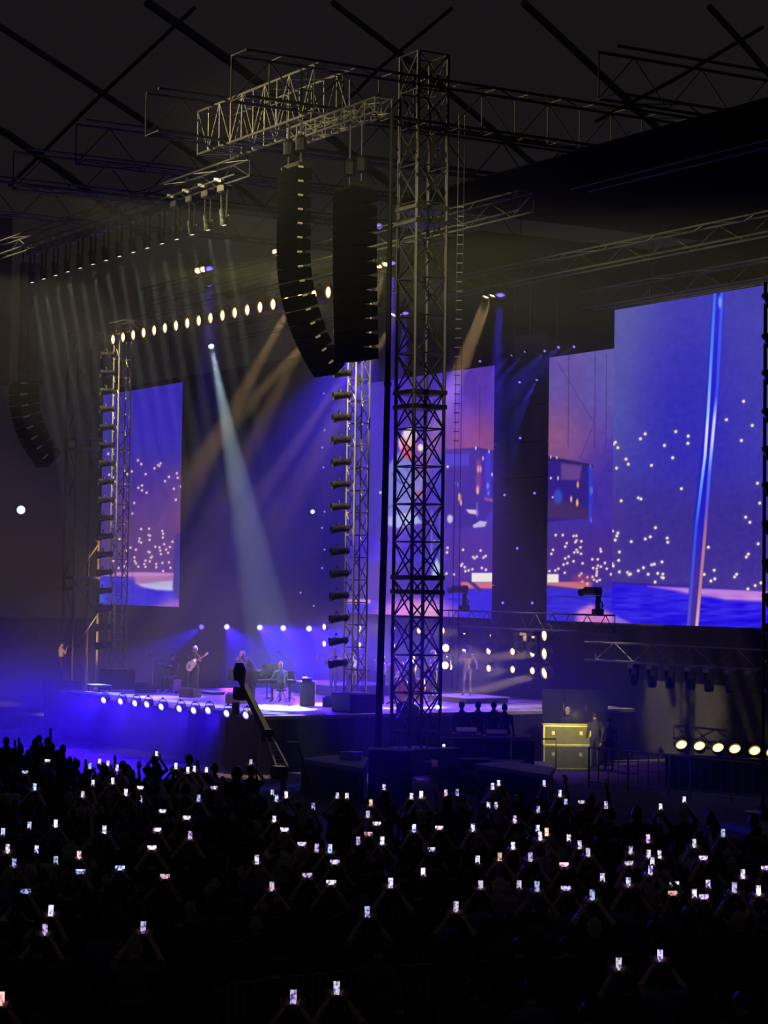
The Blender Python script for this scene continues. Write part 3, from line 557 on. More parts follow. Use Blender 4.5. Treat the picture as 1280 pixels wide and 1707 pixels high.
line_array('curved black line array with bright rigging links, beside the plain one', tuple(dep(491, 283, 64)), 15, 1.25, .45, .41, lambda k: 0 if k < 6 else R(4.2 * (k - 5)))
ar2 = dep(592, 318, 62.0)
line_array('straight black line array of plain cabinets nearest the camera', (ar2.x, ar2.y, ar2.z), 12, 1.1, .8, .405, lambda k: R(.3 * k), False)
fa = dep(40, 640, 88)
line_array('small curved line array hanging at the far left edge', (fa.x, fa.y, fa.z), 8, 1.2, .8, .42, lambda k: R(6 * k))
fb = dep(50, 445, 90)
t = thing('speaker_cover', 'grey cloth strip hanging beside the far line array', 'cover', (fb.x, fb.y, 0))
part('cloth', MB().bbox((0, 0, dep(50, 562, 90).z), (.25, .8, 6.1), .05), mat('worn_grey_cloth', (.09, .08, .075), .95, 0, .5, 1.5, .3), t); member('rope', (0, 0, fb.z), (0, 0, 19.5), .03, DARKALU, t)
fb = dep(8, 500, 90); t = thing('speaker_cover', 'thin dark cloth strip at the left edge of the hall', 'cover', (fb.x, fb.y, 0))
part('cloth', MB().bbox((0, 0, fb.z), (.2, .5, 7.0), .05), mat('worn_grey_cloth', (.09, .08, .075)), t); member('rope', (0, 0, fb.z + 3.5), (0, 0, 19.5), .03, DARKALU, t)

# leaning dark cable bundle, rope ladder, right hand lamp string
p0 = dep(651, 330, 61); p1 = dep(646, 640, 61); p2 = dep(640, 900, 61); p3 = dep(629, 1262, 61)
t = thing('cable_bundle', 'thick dark cable bundle slanting down to the floor beside the near tower', 'cable', (p3.x, p3.y, 0))
part('bundle', MB().path([Vector((p0.x, p0.y, 19)) - t.location, p0 - t.location, p1 - t.location, p2 - t.location, p3 - t.location, Vector((0, 0, .02))], [.05, .06, .085, .1, .1, .1], 7), RUBBER, t)
for p in (p1, p2): part('tie', MB().lathe([(.1, -.05), (.115, -.05), (.115, .05), (.1, .05)], p - t.location, 8), BLACK, t)
lt = dep(768, 335, 66); lb = dep(757, 1190, 66); t = thing('rope_ladder', 'thin wire ladder hanging beside the near truss tower', 'ladder', (lt.x, lt.y, 0))
rr = r0 * .09
for s in (-1, 1): member('wire', Vector((0, 0, 19.9)) + rr * s, dep(758, 1150, 66) - t.location + rr * s * 1, .008, DARKALU, t, 4)
for k in range(26):
    q = dep(768 - k * .32, 345 + k * 15.6, 66) - t.location; member('rung', q - rr, q + rr, .016, mat('pale_rung_alloy', (.8, .76, .75), .3, .5), t, 6)
t = thing('lamp_string', 'black pole at the right edge carrying a column of shaded lamps', 'lamp pole', dep(1273, 1100, 56) * 1)
base = dep(1273, 1100, 56); t.location = (base.x, base.y, 0)
member('pole', (0, 0, .0), dep(1276, 470, 56) - t.location, .045, BLACK, t)
part('foot', MB().lathe([(.45, 0), (.45, .05), (.1, .09), (.06, .3)], n=14), BLACK, t)
lit = lens_mat('faint_blue_lens', (.1, .1, .8), (.03, .02, .25), .8, .3)
for k, py in enumerate((505, 572, 633, 697, 760, 820, 884, 948, 1005, 1055, 1100, 1150)):
    q = dep(1268, py, 56) - t.location; s = (r0 * -1 + UP * -.45).normalized(); rot = s.to_track_quat('-Z', 'Y').to_matrix()
    h = part('shade', MB().lathe([(.06, .42), (.14, .36), (.17, .15), (.2, 0), (.17, -.02), (.01, .03)], q - s * .12, 12, rot), BLACK, t)
    l_ = ob('lens', CACHE.setdefault('fb', radial_disc('lens', .12, lit)), h); l_.matrix_basis = Matrix.Translation(q - s * .1) @ rot.to_4x4()

# ------------------------------------------------------------------ hung fixtures with beams in the haze
def at(px, py, Y): return onY(px, py, Y)
def fix(label, p, tgt, r, lens, spot, group=None, length=None, name='beam_lamp'): return lamp(name, label, p, tgt, r, lens, length, group, spot=spot, cat='stage light')
fix('bright white spotlight aimed at the seated piano player', at(352, 577, -5), at(470, 1165, -11.4), .13, LENS_C, (COLD, 30000, 5.0, .2))
fix('warm lamp of the pair hung by a blue lamp above the warm row, left one', at(330, 451, -7), at(280, 700, -12), .15, LENS_W, None, 'hung lamp clusters')
fix('warm lamp touching the blue lamp above the warm row', at(339, 449, -7), at(290, 700, -12), .15, LENS_W, None, 'hung lamp clusters')
fix('blue lamp of the cluster above the warm row', at(349, 448, -7), at(349, 760, -10), .18, LENS_B, ((.1, .05, 1), 7000, 9, .5), 'hung lamp clusters')
fix('single warm lamp beside the top of the curved line array', at(459, 420, -7), at(450, 600, -12), .13, LENS_W, ((1, .8, .5), 900, 8, .5))
fix('single blue lamp above the near cluster beside the straight line array', at(632, 377, -7), at(630, 600, -12), .13, LENS_B, None)
for i, (px, py, lab) in enumerate(((631, 443, 'outer'), (643, 440, 'inner'))): fix('%s warm lamp of the cluster beside the straight line array' % lab, at(px, py, -7), at(px - 80, py + 260, -10), .14, LENS_W, (AMBER, 5500, 8, .5) if i else None)
fix('blue lamp of the cluster beside the straight line array', at(654, 438, -7), at(650, 760, -9), .14, LENS_B, ((.1, .03, 1), 16000, 8, .5))
for i, (px, py, lab) in enumerate(((656, 524, 'outer'), (665, 521, 'inner'))): fix('%s warm lamp of the cluster behind the near tower' % lab, at(px, py, -3), at(px - 130, py + 220, -6.3), .14, LENS_W, (AMBER, 7700, 8, .5) if i else None)
fix('blue lamp of the cluster behind the near tower', at(676, 522, -3), at(655, 900, -6), .15, LENS_B, ((.12, .03, 1), 11000, 9, .5))
for i, (px, py, lab) in enumerate(((810, 494, 'outer'), (821, 492, 'inner'))): fix('%s warm lamp of the cluster above the dark banner column' % lab, at(px, py, -3), at(px - 75, py + 190, -4.8), .14, LENS_W, (AMBER, 11000, 7.5, .5))
fix('blue lamp of the cluster above the dark banner column', at(834, 491, -3), at(820, 760, -4.5), .19, LENS_B, ((.08, .03, 1), 15000, 7.5, .5))
for i, (px, py, tx, ty, wt) in enumerate(((497, 486, 385, 690, 9000), (532, 545, 428, 660, 5500), (540, 500, 440, 700, 5500), (592, 600, 480, 760, 5000))):
    fix('amber lamp hidden behind the line arrays, %s from the camera' % nth(i), at(px, py, -9.0), at(tx, ty, -9.0), .16, LENS_W, (AMBER, wt * 2.2, 6, .5), 'amber lamps behind the line arrays')
for i, (px, py, tx, ty, wt) in enumerate(((800, 602, 780, 700, 0), (853, 592, 760, 680, 2200), (875, 586, 790, 690, 2200), (908, 585, 860, 640, 1500), (931, 579, 890, 620, 900), (957, 578, 900, 620, 700), (866, 637, 830, 700, 300), (895, 633, 840, 740, 2500), (867, 730, 840, 790, 600), (841, 825, 820, 880, 0), (891, 822, 880, 880, 0), (862, 914, 850, 950, 0), (838, 1005, 820, 1040, 0), (887, 1005, 870, 1040, 0))):
    fix('small blue lamp, %s from the top left around the dark banner column' % nth(i), at(px, py, -.75), at(tx, ty, -3.5), .06, LENS_B, ((.06, .05, 1), wt, 11, .6) if wt else None, 'small blue lamps by the banner column', .14)
for i, (px, py) in enumerate(((540, 656), (541, 717), (537, 746), (539, 779), (541, 853), (537, 880), (541, 916), (537, 947), (501, 988), (523, 1010))):
    fix('tiny blue lamp, %s from the top in the dark gap left of the lamp tower' % nth(i), at(px, py, -1.0), at(px - 40, py, -9), .05, LENS_B, None, 'tiny blue lamps in the dark gap', .14)
# blue lamps along the foot of the screens, with beams
for i, (px, py, tx, ty, wt, ln) in enumerate(((336, 1045, 250, 1100, 1300, LENS_B), (378, 1045, 440, 1140, 2600, LENS_BW), (433, 1046, 520, 1110, 3600, LENS_BW), (472, 1047, 560, 1130, 3600, LENS_BW), (515, 1048, 620, 1110, 3200, LENS_BW))):
    fix('blue lamp low behind the players, %s from the far end' % nth(i), at(px, py, -1.2), at(tx, ty, -6), .15, ln, ((.03, .005, 1), wt * 4.5, 15, .4), 'blue lamps behind the players')
wl = [(541, 1045), (541, 1073), (600, 1048), (600, 1076), (656, 1047), (656, 1076), (699, 1051), (775, 1084), (815, 1058), (815, 1085), (815, 1114), (855, 1086), (855, 1116), (888, 1089), (888, 1118), (738, 1051), (774, 1052), (889, 1058)]
wl.sort()
for i, (px, py) in enumerate(wl):
    p = at(px, py, -2.2); fix('warm lamp of the upstage grid, %s counted from the left' % nth(i), p, p + Vector((1.0, -5, -.2)), .13, LENS_W, ((1, .75, .35), 420, 40, .7) if i in (4, 8, 11, 14) else None, 'warm lamp grid under the screens', .26)
for i, (px, py) in enumerate(((908, 1059), (908, 1090), (908, 1122))):
    p = at(px, py, -2.6); fix('large warm lamp, %s from the top at the end of the upstage grid' % nth(i), p, at(740, py + (14, 10, 44)[i], -6.4), .2, LENS_W, ((1, .68, .2), (1500, 9000, 12000)[i], 8, .5), 'large warm lamps ending the grid', .34)
for i, (px, py) in enumerate(((743, 1080), (742, 1109))):
    p = at(px, py, -5.0); lamp('blinder_lamp', '%s square blinder lamp beside the near tower' % ('upper', 'lower')[i], p, p + Vector((2, -3, -.1)), .16, lens_mat('orange_white_lens', (1, .82, .45), (1, .7, .3), 3, 2), .2, 'square blinders', box=True)

# exit lamp far off on the hall wall, then a lens ghost built as a lamp
p = onDome(35, 850); p = p + (CAM - p).normalized() * 1.5; lamp('wall_lamp', 'small white lamp far off on the hall wall by the left edge', p, CAM, .36, LENS_C, .3, cat='wall lamp')
p = onY(521, 853, 1.9); lamp('wall_lamp', 'white lens ghost built as a lamp on the backdrop, left of the near lamp tower', p, CAM, .1, LENS_C, .2, cat='wall lamp')

# ------------------------------------------------------------------ haze over the stage
hm = bpy.data.materials.new('stage_haze'); hm.use_nodes = True; nt = hm.node_tree; nt.nodes.clear(); o_ = nt.nodes.new('ShaderNodeOutputMaterial'); vsn = nt.nodes.new('ShaderNodeVolumeScatter')
vsn.inputs['Color'].default_value = (1, 1, 1, 1); vsn.inputs['Density'].default_value = HAZE; vsn.inputs['Anisotropy'].default_value = .15; nt.links.new(vsn.outputs[0], o_.inputs['Volume'])
hz = tag(part('haze', MB().box((-4.5, -11.3, 8.57), (69, 25.4, 17.1)), hm, None), 'thin theatrical haze hanging over the stage', 'haze', kind='stuff')
# ------------------------------------------------------------------ people
SKIN = [mat('skin_%s' % n, c, .55, 0, .08, 8) for n, c in (('light', (.55, .36, .27)), ('tan', (.42, .26, .18)), ('pale', (.62, .44, .35)))]
CLO = {n: mat('cloth_' + n, c, .9, 0, .25, 14, .15) for n, c in dict(black=(.018, .018, .02), navy=(.02, .025, .06), grey=(.12, .12, .125), white=(.62, .6, .56), olive=(.06, .06, .035), brown=(.08, .05, .035), blue=(.08, .12, .32), cream=(.55, .5, .38), red=(.3, .04, .04), charcoal=(.04, .04, .043), teal=(.12, .22, .22)).items()}
HAIR = {n: mat('hair_' + n, c, .6, 0, .3, 40, .3) for n, c in dict(black=(.012, .01, .01), brown=(.045, .025, .015), grey=(.35, .34, .33), blond=(.28, .18, .08), white=(.6, .58, .55)).items()}

def pose(**kw):
    """joint positions of a 1.72 m adult facing +Y; x to the person's right"""
    J = dict(pelvis=(0, 0, .95), waist=(0, .01, 1.10), chest=(0, .0, 1.30), neck=(0, -.01, 1.47), head=(0, .03, 1.60),
             shR=(.19, 0, 1.41), elR=(.25, -.02, 1.13), wrR=(.26, .07, .89), shL=(-.19, 0, 1.41), elL=(-.25, -.02, 1.13), wrL=(-.26, .07, .89),
             hpR=(.10, 0, .92), knR=(.11, .03, .50), anR=(.12, 0, .09), toR=(.14, .17, .03), hpL=(-.10, 0, .92), knL=(-.11, .03, .50), anL=(-.12, 0, .09), toL=(-.14, .17, .03))
    J.update(kw); return {k: Vector(v) for k, v in J.items()}
def capsule(mbx, a, b, ra, rb, sx=1.0, n=10):
    """tapered rounded segment; sx widens it sideways (x)"""
    a = Vector(a); b = Vector(b); d = (b - a); L = max(d.length, 1e-4); q = d.to_track_quat('Z', 'Y'); prof = []
    for k in range(4): t = math.pi / 2 * k / 4; prof.append((math.sin(t) * ra + 1e-3, -math.cos(t) * ra))
    prof.append((ra, 0)); prof.append((rb, L))
    for k in range(1, 5): t = math.pi / 2 * k / 4; prof.append((math.cos(t) * rb + 1e-3, L + math.sin(t) * rb))
    s0 = len(mbx.v); mbx.lathe(prof, (0, 0, 0), n)
    for i in range(s0, len(mbx.v)):
        p = q @ Vector(mbx.v[i]); mbx.v[i] = (a.x + p.x * sx, a.y + p.y, a.z + p.z)
def hand(mbx, wr, el, curl=.5, side=1, palm=None):
    """palm, four unequal bent fingers and a thumb leaving the side of the palm"""
    d = (Vector(wr) - Vector(el)).normalized(); nrm = Vector(palm).normalized() if palm else Vector((0, 1, 0)); nrm = (nrm - d * nrm.dot(d))
    if nrm.length < .1: nrm = Vector((0, 0, 1)) - d * d.z
    nrm.normalize(); s = d.cross(nrm) * side
    w0 = Vector(wr); k = w0 + d * .085
    rot = Matrix((s, nrm, d)).transposed(); mbx.box(w0 + d * .045, (.078, .028, .095), rot)
    for i, L in enumerate((.072, .082, .076, .058)):
        b = k + s * (-.029 + .0195 * i); m1 = b + (d * math.cos(curl * .6) + nrm * math.sin(curl * .6)) * L * .5; e = m1 + (d * math.cos(curl * 1.7) + nrm * math.sin(curl * 1.7)) * L * .5
        mbx.path([b - d * .01, m1, e], [.010, .009, .007], 5)
    b = w0 + d * .03 - s * .036; m1 = b + (d * .6 - s * .6 + nrm * .4).normalized() * .04; e = m1 + (d * .8 - s * .1 + nrm * .55).normalized() * .035
    mbx.path([b, m1, e], [.013, .011, .008], 5)
HOLD = bpy.data.collections.new('build'); 
def remesh(mbx, vox):
    me = mbx.mesh('tmp'); o = bpy.data.objects.new('tmp', me); COL.objects.link(o)
    m = o.modifiers.new('r', 'REMESH'); m.mode = 'VOXEL'; m.voxel_size = vox
    s = o.modifiers.new('s', 'SMOOTH'); s.factor = .5; s.iterations = 3
    dg = bpy.context.evaluated_depsgraph_get(); ev = o.evaluated_get(dg); res = bpy.data.meshes.new_from_object(ev)
    V = [tuple(v.co) for v in res.vertices]; F = [tuple(p.vertices) for p in res.polygons]
    bpy.data.objects.remove(o); bpy.data.meshes.remove(me); bpy.data.meshes.remove(res); return V, F
BODY = {}
def body(key, J, mats, vox=.026, sleeve='long', hands=True, curl=.5, palm=None, skirt=False):
    """one continuous body surface; material slots: skin, top, trousers, shoes"""
    if key not in BODY:
        mbx = MB(); segs = []; J = dict(J)
        for s in 'RL': J['sh' + s] = J['sh' + s] - Vector((0, 0, .03))
        def S(a, b, ra, rb, slot, sx=1.0): capsule(mbx, a, b, ra, rb, sx); segs.append((Vector(a), Vector(b), slot, max(ra, rb)))
        S(J['pelvis'], J['waist'], .125, .12, 2, 1.22); S(J['waist'], J['chest'], .118, .135, 1, 1.25); S(J['chest'], J['chest'] + (J['neck'] - J['chest']) * .55, .135, .10, 1, 1.35)
        S(J['chest'] + (J['neck'] - J['chest']) * .6, J['head'] - (J['head'] - J['neck']) * .2, .058, .055, 0)
        hd = J['head']; mbx.sphere(hd + Vector((0, 0, .03)), 1, 12, 10, (.077, .095, .112)); segs.append((hd + Vector((0, 0, -.04)), hd + Vector((0, 0, .10)), 0, .09))
        mbx.sphere(hd + Vector((0, .03, -.05)), 1, 10, 8, (.055, .065, .055)); mbx.sphere(hd + Vector((0, .098, .005)), 1, 6, 6, (.015, .022, .026))
        for s in (-1, 1): mbx.sphere(hd + Vector((s * .08, -.005, .01)), 1, 6, 6, (.012, .022, .033))
        for s in 'RL':
            S(J['sh' + s] * .7 + J['chest'] * .3, J['sh' + s], .075, .060, 1); S(J['neck'] + Vector((0, 0, -.03)), J['sh' + s], .052, .050, 1); S(J['sh' + s], J['el' + s], .060, .046, 1); S(J['el' + s], J['wr' + s], .044, .030, 1 if sleeve == 'long' else 0)
            S(J['hp' + s], J['kn' + s], .092, .062, 2); S(J['kn' + s], J['an' + s], .060, .042, 2); S(J['an' + s], J['to' + s], .045, .038, 3)
        if skirt: S(J['pelvis'] + Vector((0, 0, -.05)), (J['knR'] + J['knL']) * .5, .15, .19, 2, 1.1)
        V, F = remesh(mbx, vox)
        idx = []
        for f in F:
            c = sum((Vector(V[i]) for i in f), Vector()) / len(f); best = (1e9, 0)
            for a, b, slot, r_ in segs:
                ab = b - a; t = max(0, min(1, (c - a).dot(ab) / max(ab.length_squared, 1e-9))); d = (c - a - ab * t).length - r_
                if d < best[0]: best = (d, slot)
            idx.append(best[1])
        hb = MB(); hb.v = list(V); hb.f = list(F)
        if hands:
            for s, sd in (('R', 1), ('L', -1)): hand(hb, J['wr' + s], J['el' + s], curl, sd, palm)
        idx += [0] * (len(hb.f) - len(F)); BODY[key] = (hb.v, hb.f, idx, {})
    V, F, idx, C = BODY[key]; mk = tuple(m.name for m in mats)
    if mk not in C:
        me = bpy.data.meshes.new('person'); me.from_pydata(V, [], F)
        for m in mats: me.materials.append(m)
        me.polygons.foreach_set('material_index', idx); me.polygons.foreach_set('use_smooth', [True] * len(F)); me.update(); C[mk] = me
    return C[mk]
HM = {}
def hair_mesh(style, m):
    k = (style, m.name)
    if k in HM: return HM[k]
    mbx = MB(); n, mm = 14, 9; ids = {}
    for j in range(mm + 1):
        th = math.pi * j / mm
        for i in range(n):
            a = 2 * math.pi * i / n; x, y, z = math.sin(th) * math.cos(a), math.sin(th) * math.sin(a), math.cos(th)
            wob = 1 + .03 * math.sin(5 * a + j)
            mbx.v.append((x * .089 * wob, y * .106 * wob - .004, .038 + z * .120 * wob))
    for j in range(mm):
        for i in range(n):
            f = (j * n + i, (j + 1) * n + i, (j + 1) * n + (i + 1) % n, j * n + (i + 1) % n)
            c = sum((Vector(mbx.v[q]) for q in f), Vector()) / 4
            front = c.y > .035 and c.z < .075; low = c.z < (-.02 if style != 'bald' else .045) or (style == 'bald' and c.y > -.02)
            if not front and not (low): mbx.f.append(f)
    if style == 'long':
        prof = [(.085, -.02), (.098, -.10), (.095, -.20), (.06, -.27), (.02, -.28)]; s0 = len(mbx.v); mbx.lathe(prof, (0, -.03, .02), 10, None, 1, .72)
    if style == 'bun': mbx.sphere((0, -.09, .12), .05, 8, 6)
    if style == 'pony': mbx.path([(0, -.10, .07), (0, -.16, .02), (0, -.15, -.12), (0, -.13, -.22)], [.02, .035, .03, .008], 7)
    used = sorted({i for f in mbx.f for i in f}); mp = {q: i for i, q in enumerate(used)}; mbx.v = [mbx.v[q] for q in used]; mbx.f = [tuple(mp[q] for q in f) for f in mbx.f]
    me = mbx.mesh('hair', m, True); HM[k] = me; return me
def cap_mesh(m):
    k = ('cap', m.name)
    if k not in HM: HM[k] = MB().lathe([(.098, .02), (.10, .06), (.085, .13), (.04, .165), (.005, .17)], (0, 0, 0), 12, None, 1, 1.1).prism([(-.07, .09), (.07, .09), (.05, .18), (-.05, .18)], .045, .058).mesh('cap', m, True)
    return HM[k]
EYE = mat('dark_eye', (.01, .008, .008), .2); LIP = mat('lip', (.35, .14, .12), .5)
def face_mesh():
    if 'eye' not in HM:
        HM['eye'] = MB().sphere((0, 0, 0), .011, 6, 5).mesh('eye', EYE); HM['mouth'] = MB().sphere((0, 0, 0), 1, 8, 4, (.024, .008, .007)).mesh('mouth', LIP)
def person(label, key, J, loc, rotz, top, trousers, hair=('short', 'black'), skin=0, shoes='black', group=None, scale=1., face=False, sleeve='long', cap=None, **kw):
    me = body(key, J, (SKIN[skin], CLO[top], CLO[trousers], CLO[shoes]), sleeve=sleeve, **kw)
    o = ob('person', me); o.location = loc; o.rotation_euler = (0, 0, rotz); o.scale = (scale,) * 3; tag(o, label, 'person', group)
    if hair: h = ob('hair', hair_mesh(hair[0], HAIR[hair[1]]), o, J['head'])
    if cap: ob('cap', cap_mesh(CLO[cap]), o, J['head'])
    if face:
        face_mesh()
        for s in (-1, 1): ob('eye', HM['eye'], o, J['head'] + Vector((s * .032, .087, .028)))
        ob('mouth', HM['mouth'], o, J['head'] + Vector((0, .088, -.055)))
    return o
def yaw(d): return math.atan2(-d[0], d[1])            # turns +Y to direction d

# ------------------------------------------------------------------ players and instruments on the deck
LACQ = mat('black_piano_lacquer', (.008, .008, .009), .12, 0, .1, 3)
BRASS = mat('lacquered_brass', (.75, .5, .18), .22, .9, .1, 6); CHROME = mat('chrome', (.75, .75, .76), .12, 1, .05, 5); CYM = mat('bronze_cymbal', (.85, .62, .32), .25, .9, .15, 30); DRUMW = mat('white_drum_skin', (.75, .74, .72), .6); DRUMR = mat('dark_red_drum_shell', (.18, .02, .025), .25, .1); GUIT = mat('sunburst_guitar_body', (.45, .16, .05), .25, 0, .4, 4); WOOD = mat('pale_maple', (.5, .34, .18), .4, 0, .2, 8)
def floor_at(px, py): return onZ(px, py, ZS)
PD = Vector((-.995, .06, 0)).normalized()            # the way the piano player faces
pp = floor_at(468, 1172)
SEAT = dict(pelvis=(0, -.02, .58), waist=(0, .0, .73), chest=(0, .03, .93), neck=(0, .04, 1.11), head=(0, .08, 1.24), shR=(.19, .03, 1.05), elR=(.27, .14, .80), wrR=(.20, .40, .78), shL=(-.19, .03, 1.05), elL=(-.27, .14, .80), wrL=(-.20, .40, .78),
            hpR=(.10, .0, .56), knR=(.15, .42, .52), anR=(.16, .40, .09), toR=(.17, .55, .03), hpL=(-.10, .0, .56), knL=(-.15, .42, .52), anL=(-.16, .34, .09), toL=(-.17, .5, .03))
pianist = person('seated piano player seen from behind in a dark jacket under the white spot', 'seat_piano', pose(**SEAT), pp, yaw(PD), 'teal', 'charcoal', ('bald', 'white'), 2, palm=(0, 0, -1), curl=.7, face=True)
t = thing('piano_stool', 'round piano stool on splayed legs under the seated player', 'stool', pp - PD * .03)
part('seat', MB().lathe([(.17, .40), (.19, .42), (.19, .45), (.17, .465), (.01, .468)], n=14), CLO['black'], t)
for k in range(4): a = k * math.pi / 2 + .4; member('leg', (math.cos(a) * .06, math.sin(a) * .06, .40), (math.cos(a) * .26, math.sin(a) * .26, .012), .014, CHROME, t)
member('column', (0, 0, .15), (0, 0, .40), .025, CHROME, t)
t = thing('grand_piano', 'black grand piano with its lid closed, at the middle of the deck', 'piano', pp + PD * .62, yaw(PD))
out_ = [(-.76, 0), (.76, 0), (.76, .9), (.72, 1.35), (.50, 1.75), (.38, 2.15), (.22, 2.5), (-.08, 2.68), (-.45, 2.62), (-.68, 2.3), (-.76, 1.8)]
part('case', MB().prism(out_, .66, .98), LACQ, t); part('key_bed', MB().bbox((0, -.12, .70), (1.5, .28, .10), .01), LACQ, t)
part('lid', MB().prism([(x * 1.02, y * 1.0 + (.02 if y < .1 else 0)) for x, y in out_], .985, 1.015), LACQ, t); part('front_lid', MB().bbox((0, .15, 1.03), (1.5, .4, .025), .005), LACQ, t)
kb = part('keyboard', MB().bbox((0, -.13, .758), (1.22, .15, .018), .004), mat('ivory_keys', (.8, .78, .72), .3), t)
bk = MB().bbox((0, 0, 0), (.012, .09, .012), .003).mesh('black_key', LACQ)
for o7 in range(7):
    for s in (0, 1, 3, 4, 5): ob('black_key', bk, kb, (-.60 + .174 * o7 + .0249 * s + .02, -.10, .773))
part('music_desk', MB().bbox((0, .12, 1.14), (.7, .02, .22), .006), LACQ, t); part('sheet', MB().box((-.1, .105, 1.15), (.22, .004, .28)).box((.13, .105, 1.15), (.22, .004, .28)), WHITEP, t)
for x, y in ((-.66, .12), (.66, .12), (-.15, 2.3)):
    lg = part('leg', MB().lathe([(.07, .66), (.075, .6), (.05, .5), (.04, .12), (.05, .09)], (x, y, 0), 8), LACQ, t); part('caster', MB().lathe([(.03, .0), (.045, .03), (.045, .07), (.02, .09)], (x, y, 0), 8), BRASS, lg)
part('pedal_lyre', MB().box((-.1, .3, .4), (.03, .03, .52)).box((.1, .3, .4), (.03, .03, .52)).box((0, .3, .12), (.3, .08, .06)), LACQ, t)
for s in (-.08, 0, .08): part('pedal', MB().bbox((s, .2, .06), (.03, .16, .012), .003), BRASS, t)
kd = Vector((.5, .86, 0)); kp = floor_at(499, 1176); t = thing('keyboard_desk', 'electronic keyboard on a boxy grey desk beside the piano player', 'keyboard', kp + Vector((0, .3, 0)), yaw(kd))
part('desk', MB().bbox((0, 0, .4), (.95, .5, .8), .02), mat('grey_desk_panel', (.12, .12, .13), .6), t); part('keyboard', MB().bbox((0, -.02, .86), (1.05, .34, .1), .02), BLACK, t); part('keys', MB().bbox((0, -.1, .915), (.95, .15, .015), .004), WHITEP, t)
# drums on a riser
t = thing('riser', 'low black riser with a pale edge carrying the drum kit', 'riser', (0, 0, ZS)); dk = onY(572, 1138, -5.2); dz = ZS + .42
t.location = (dk.x, dk.y, ZS); part('top', MB().bbox((0, 0, .39), (3.6, 2.6, .06), .01), DECK, t); part('skirt', MB().box((0, 0, .18), (3.5, 2.5, .35)), CLOTH, t); part('edge_strip', MB().box((0, -1.31, .39), (3.6, .02, .04)), ALU, t)
def cyl(r, h, c, rot=None, n=16): return MB().lathe([(r * .97, 0), (r, .01), (r, h - .01), (r * .97, h)], c, n, rot)
t = thing('drum_kit', 'drum kit with bronze cymbals glinting behind the lamp tower', 'drum kit', (dk.x, dk.y, dz), R(-15))
RX = Matrix.Rotation(R(90), 3, 'X')
b = part('bass_drum', cyl(.28, .42, (0, .15, .30), RX, 20), DRUMR, t); part('drum_head', cyl(.27, .02, (0, -.28, .30), RX, 20), DRUMW, b)
for x, y, r_, h, z in ((-.2, -.02, .15, .24, .62), (.2, -.02, .16, .25, .62), (.62, .35, .21, .38, .22), (-.55, .35, .18, .14, .55)):
    b = part('drum', cyl(r_, h, (x, y, z)), DRUMR, t); part('drum_head', cyl(r_ * .97, .012, (x, y, z + h)), DRUMW, b)
    for k in range(3): a = 2.1 * k; member('leg', (x + math.cos(a) * r_, y + math.sin(a) * r_, z + .05), (x + math.cos(a) * r_ * 1.1, y + math.sin(a) * r_ * 1.1, 0.01), .01, CHROME, t)
for x, y, z, r_ in ((-.75, .1, 1.1, .24), (.55, -.15, 1.25, .26), (.95, .3, 1.05, .26), (-.35, -.25, 1.3, .22), (-.85, .4, .85, .18)):
    s_ = member('cymbal_stand', (x, y, .02), (x, y, z), .012, CHROME, t); part('cymbal', MB().lathe([(r_, 0), (r_ * .3, .03), (.03, .05), (.01, .06)], (x, y, z), 18, Matrix.Rotation(R(14), 3, 'X')), CYM, t)
    for k in range(3): a = 2.1 * k; member('stand_foot', (x, y, .25), (x + math.cos(a) * .22, y + math.sin(a) * .22, .01), .009, CHROME, t)
dj = dict(SEAT); dj.update(elR=(.32, .12, .85), wrR=(.30, .38, 1.0), elL=(-.32, .12, .85), wrL=(-.25, .38, .95))
dpos = Vector((dk.x + .05, dk.y + .85, dz)); person('drummer in a dark shirt seated behind the drum kit', 'seat_drum', pose(**dj), dpos, yaw((0, -1)), 'navy', 'black', ('short', 'brown'), face=True)
t = thing('drum_stool', 'black drum stool behind the kit', 'stool', dpos + Vector((0, .02, 0))); part('seat', MB().lathe([(.16, .40), (.18, .43), (.17, .465), (.01, .468)], n=12), CLO['black'], t)
for k in range(3): a = 2.09 * k; member('leg', (0, 0, .36), (math.cos(a) * .25, math.sin(a) * .25, .01), .012, CHROME, t)
# standing players
GP = pose(elR=(.30, .0, 1.16), wrR=(.12, .22, 1.08), elL=(-.34, .05, 1.18), wrL=(-.42, .28, 1.25), anR=(.17, .0, .09), toR=(.22, .16, .03), anL=(-.17, -.02, .09), toL=(-.23, .13, .03))
def guitar(label, o_loc, rz, z=1.02, bass=False, c=GUIT):
    t = thing('guitar', label, 'guitar', o_loc, rz); q = Matrix.Rotation(R(25), 4, 'Y')
    bd = MB().lathe([(.01, -.03), (.2, -.028), (.2, .028), (.01, .03)], (0, 0, 0), 14, Matrix.Rotation(R(90), 3, 'X'), 1, .85).lathe([(.01, -.03), (.155, -.028), (.155, .028), (.01, .03)], (-.2, 0, .02), 12, Matrix.Rotation(R(90), 3, 'X'))
    for nm, mbx, m in (('body', bd, c), ('neck', MB().bbox((-.62, 0, .02), (.72, .024, .05), .006), WOOD), ('headstock', MB().bbox((-1.05, 0, .025), (.17, .02, .08), .006), c), ('bridge', MB().bbox((.05, .034, 0), (.04, .012, .1), .003), CHROME), ('pickguard', MB().bbox((-.05, .033, -.05), (.16, .006, .09), .002), WHITEP)):
        p_ = part(nm, mbx, m, t); p_.matrix_basis = Matrix.Translation((.05, .20, z)) @ q
    part('strap', MB().path([(-.3, .18, z - .05), (-.24, .0, 1.3), (0, -.16, 1.34), (.2, .05, z + .05)], .018, 4), CLO['black'], t); return t
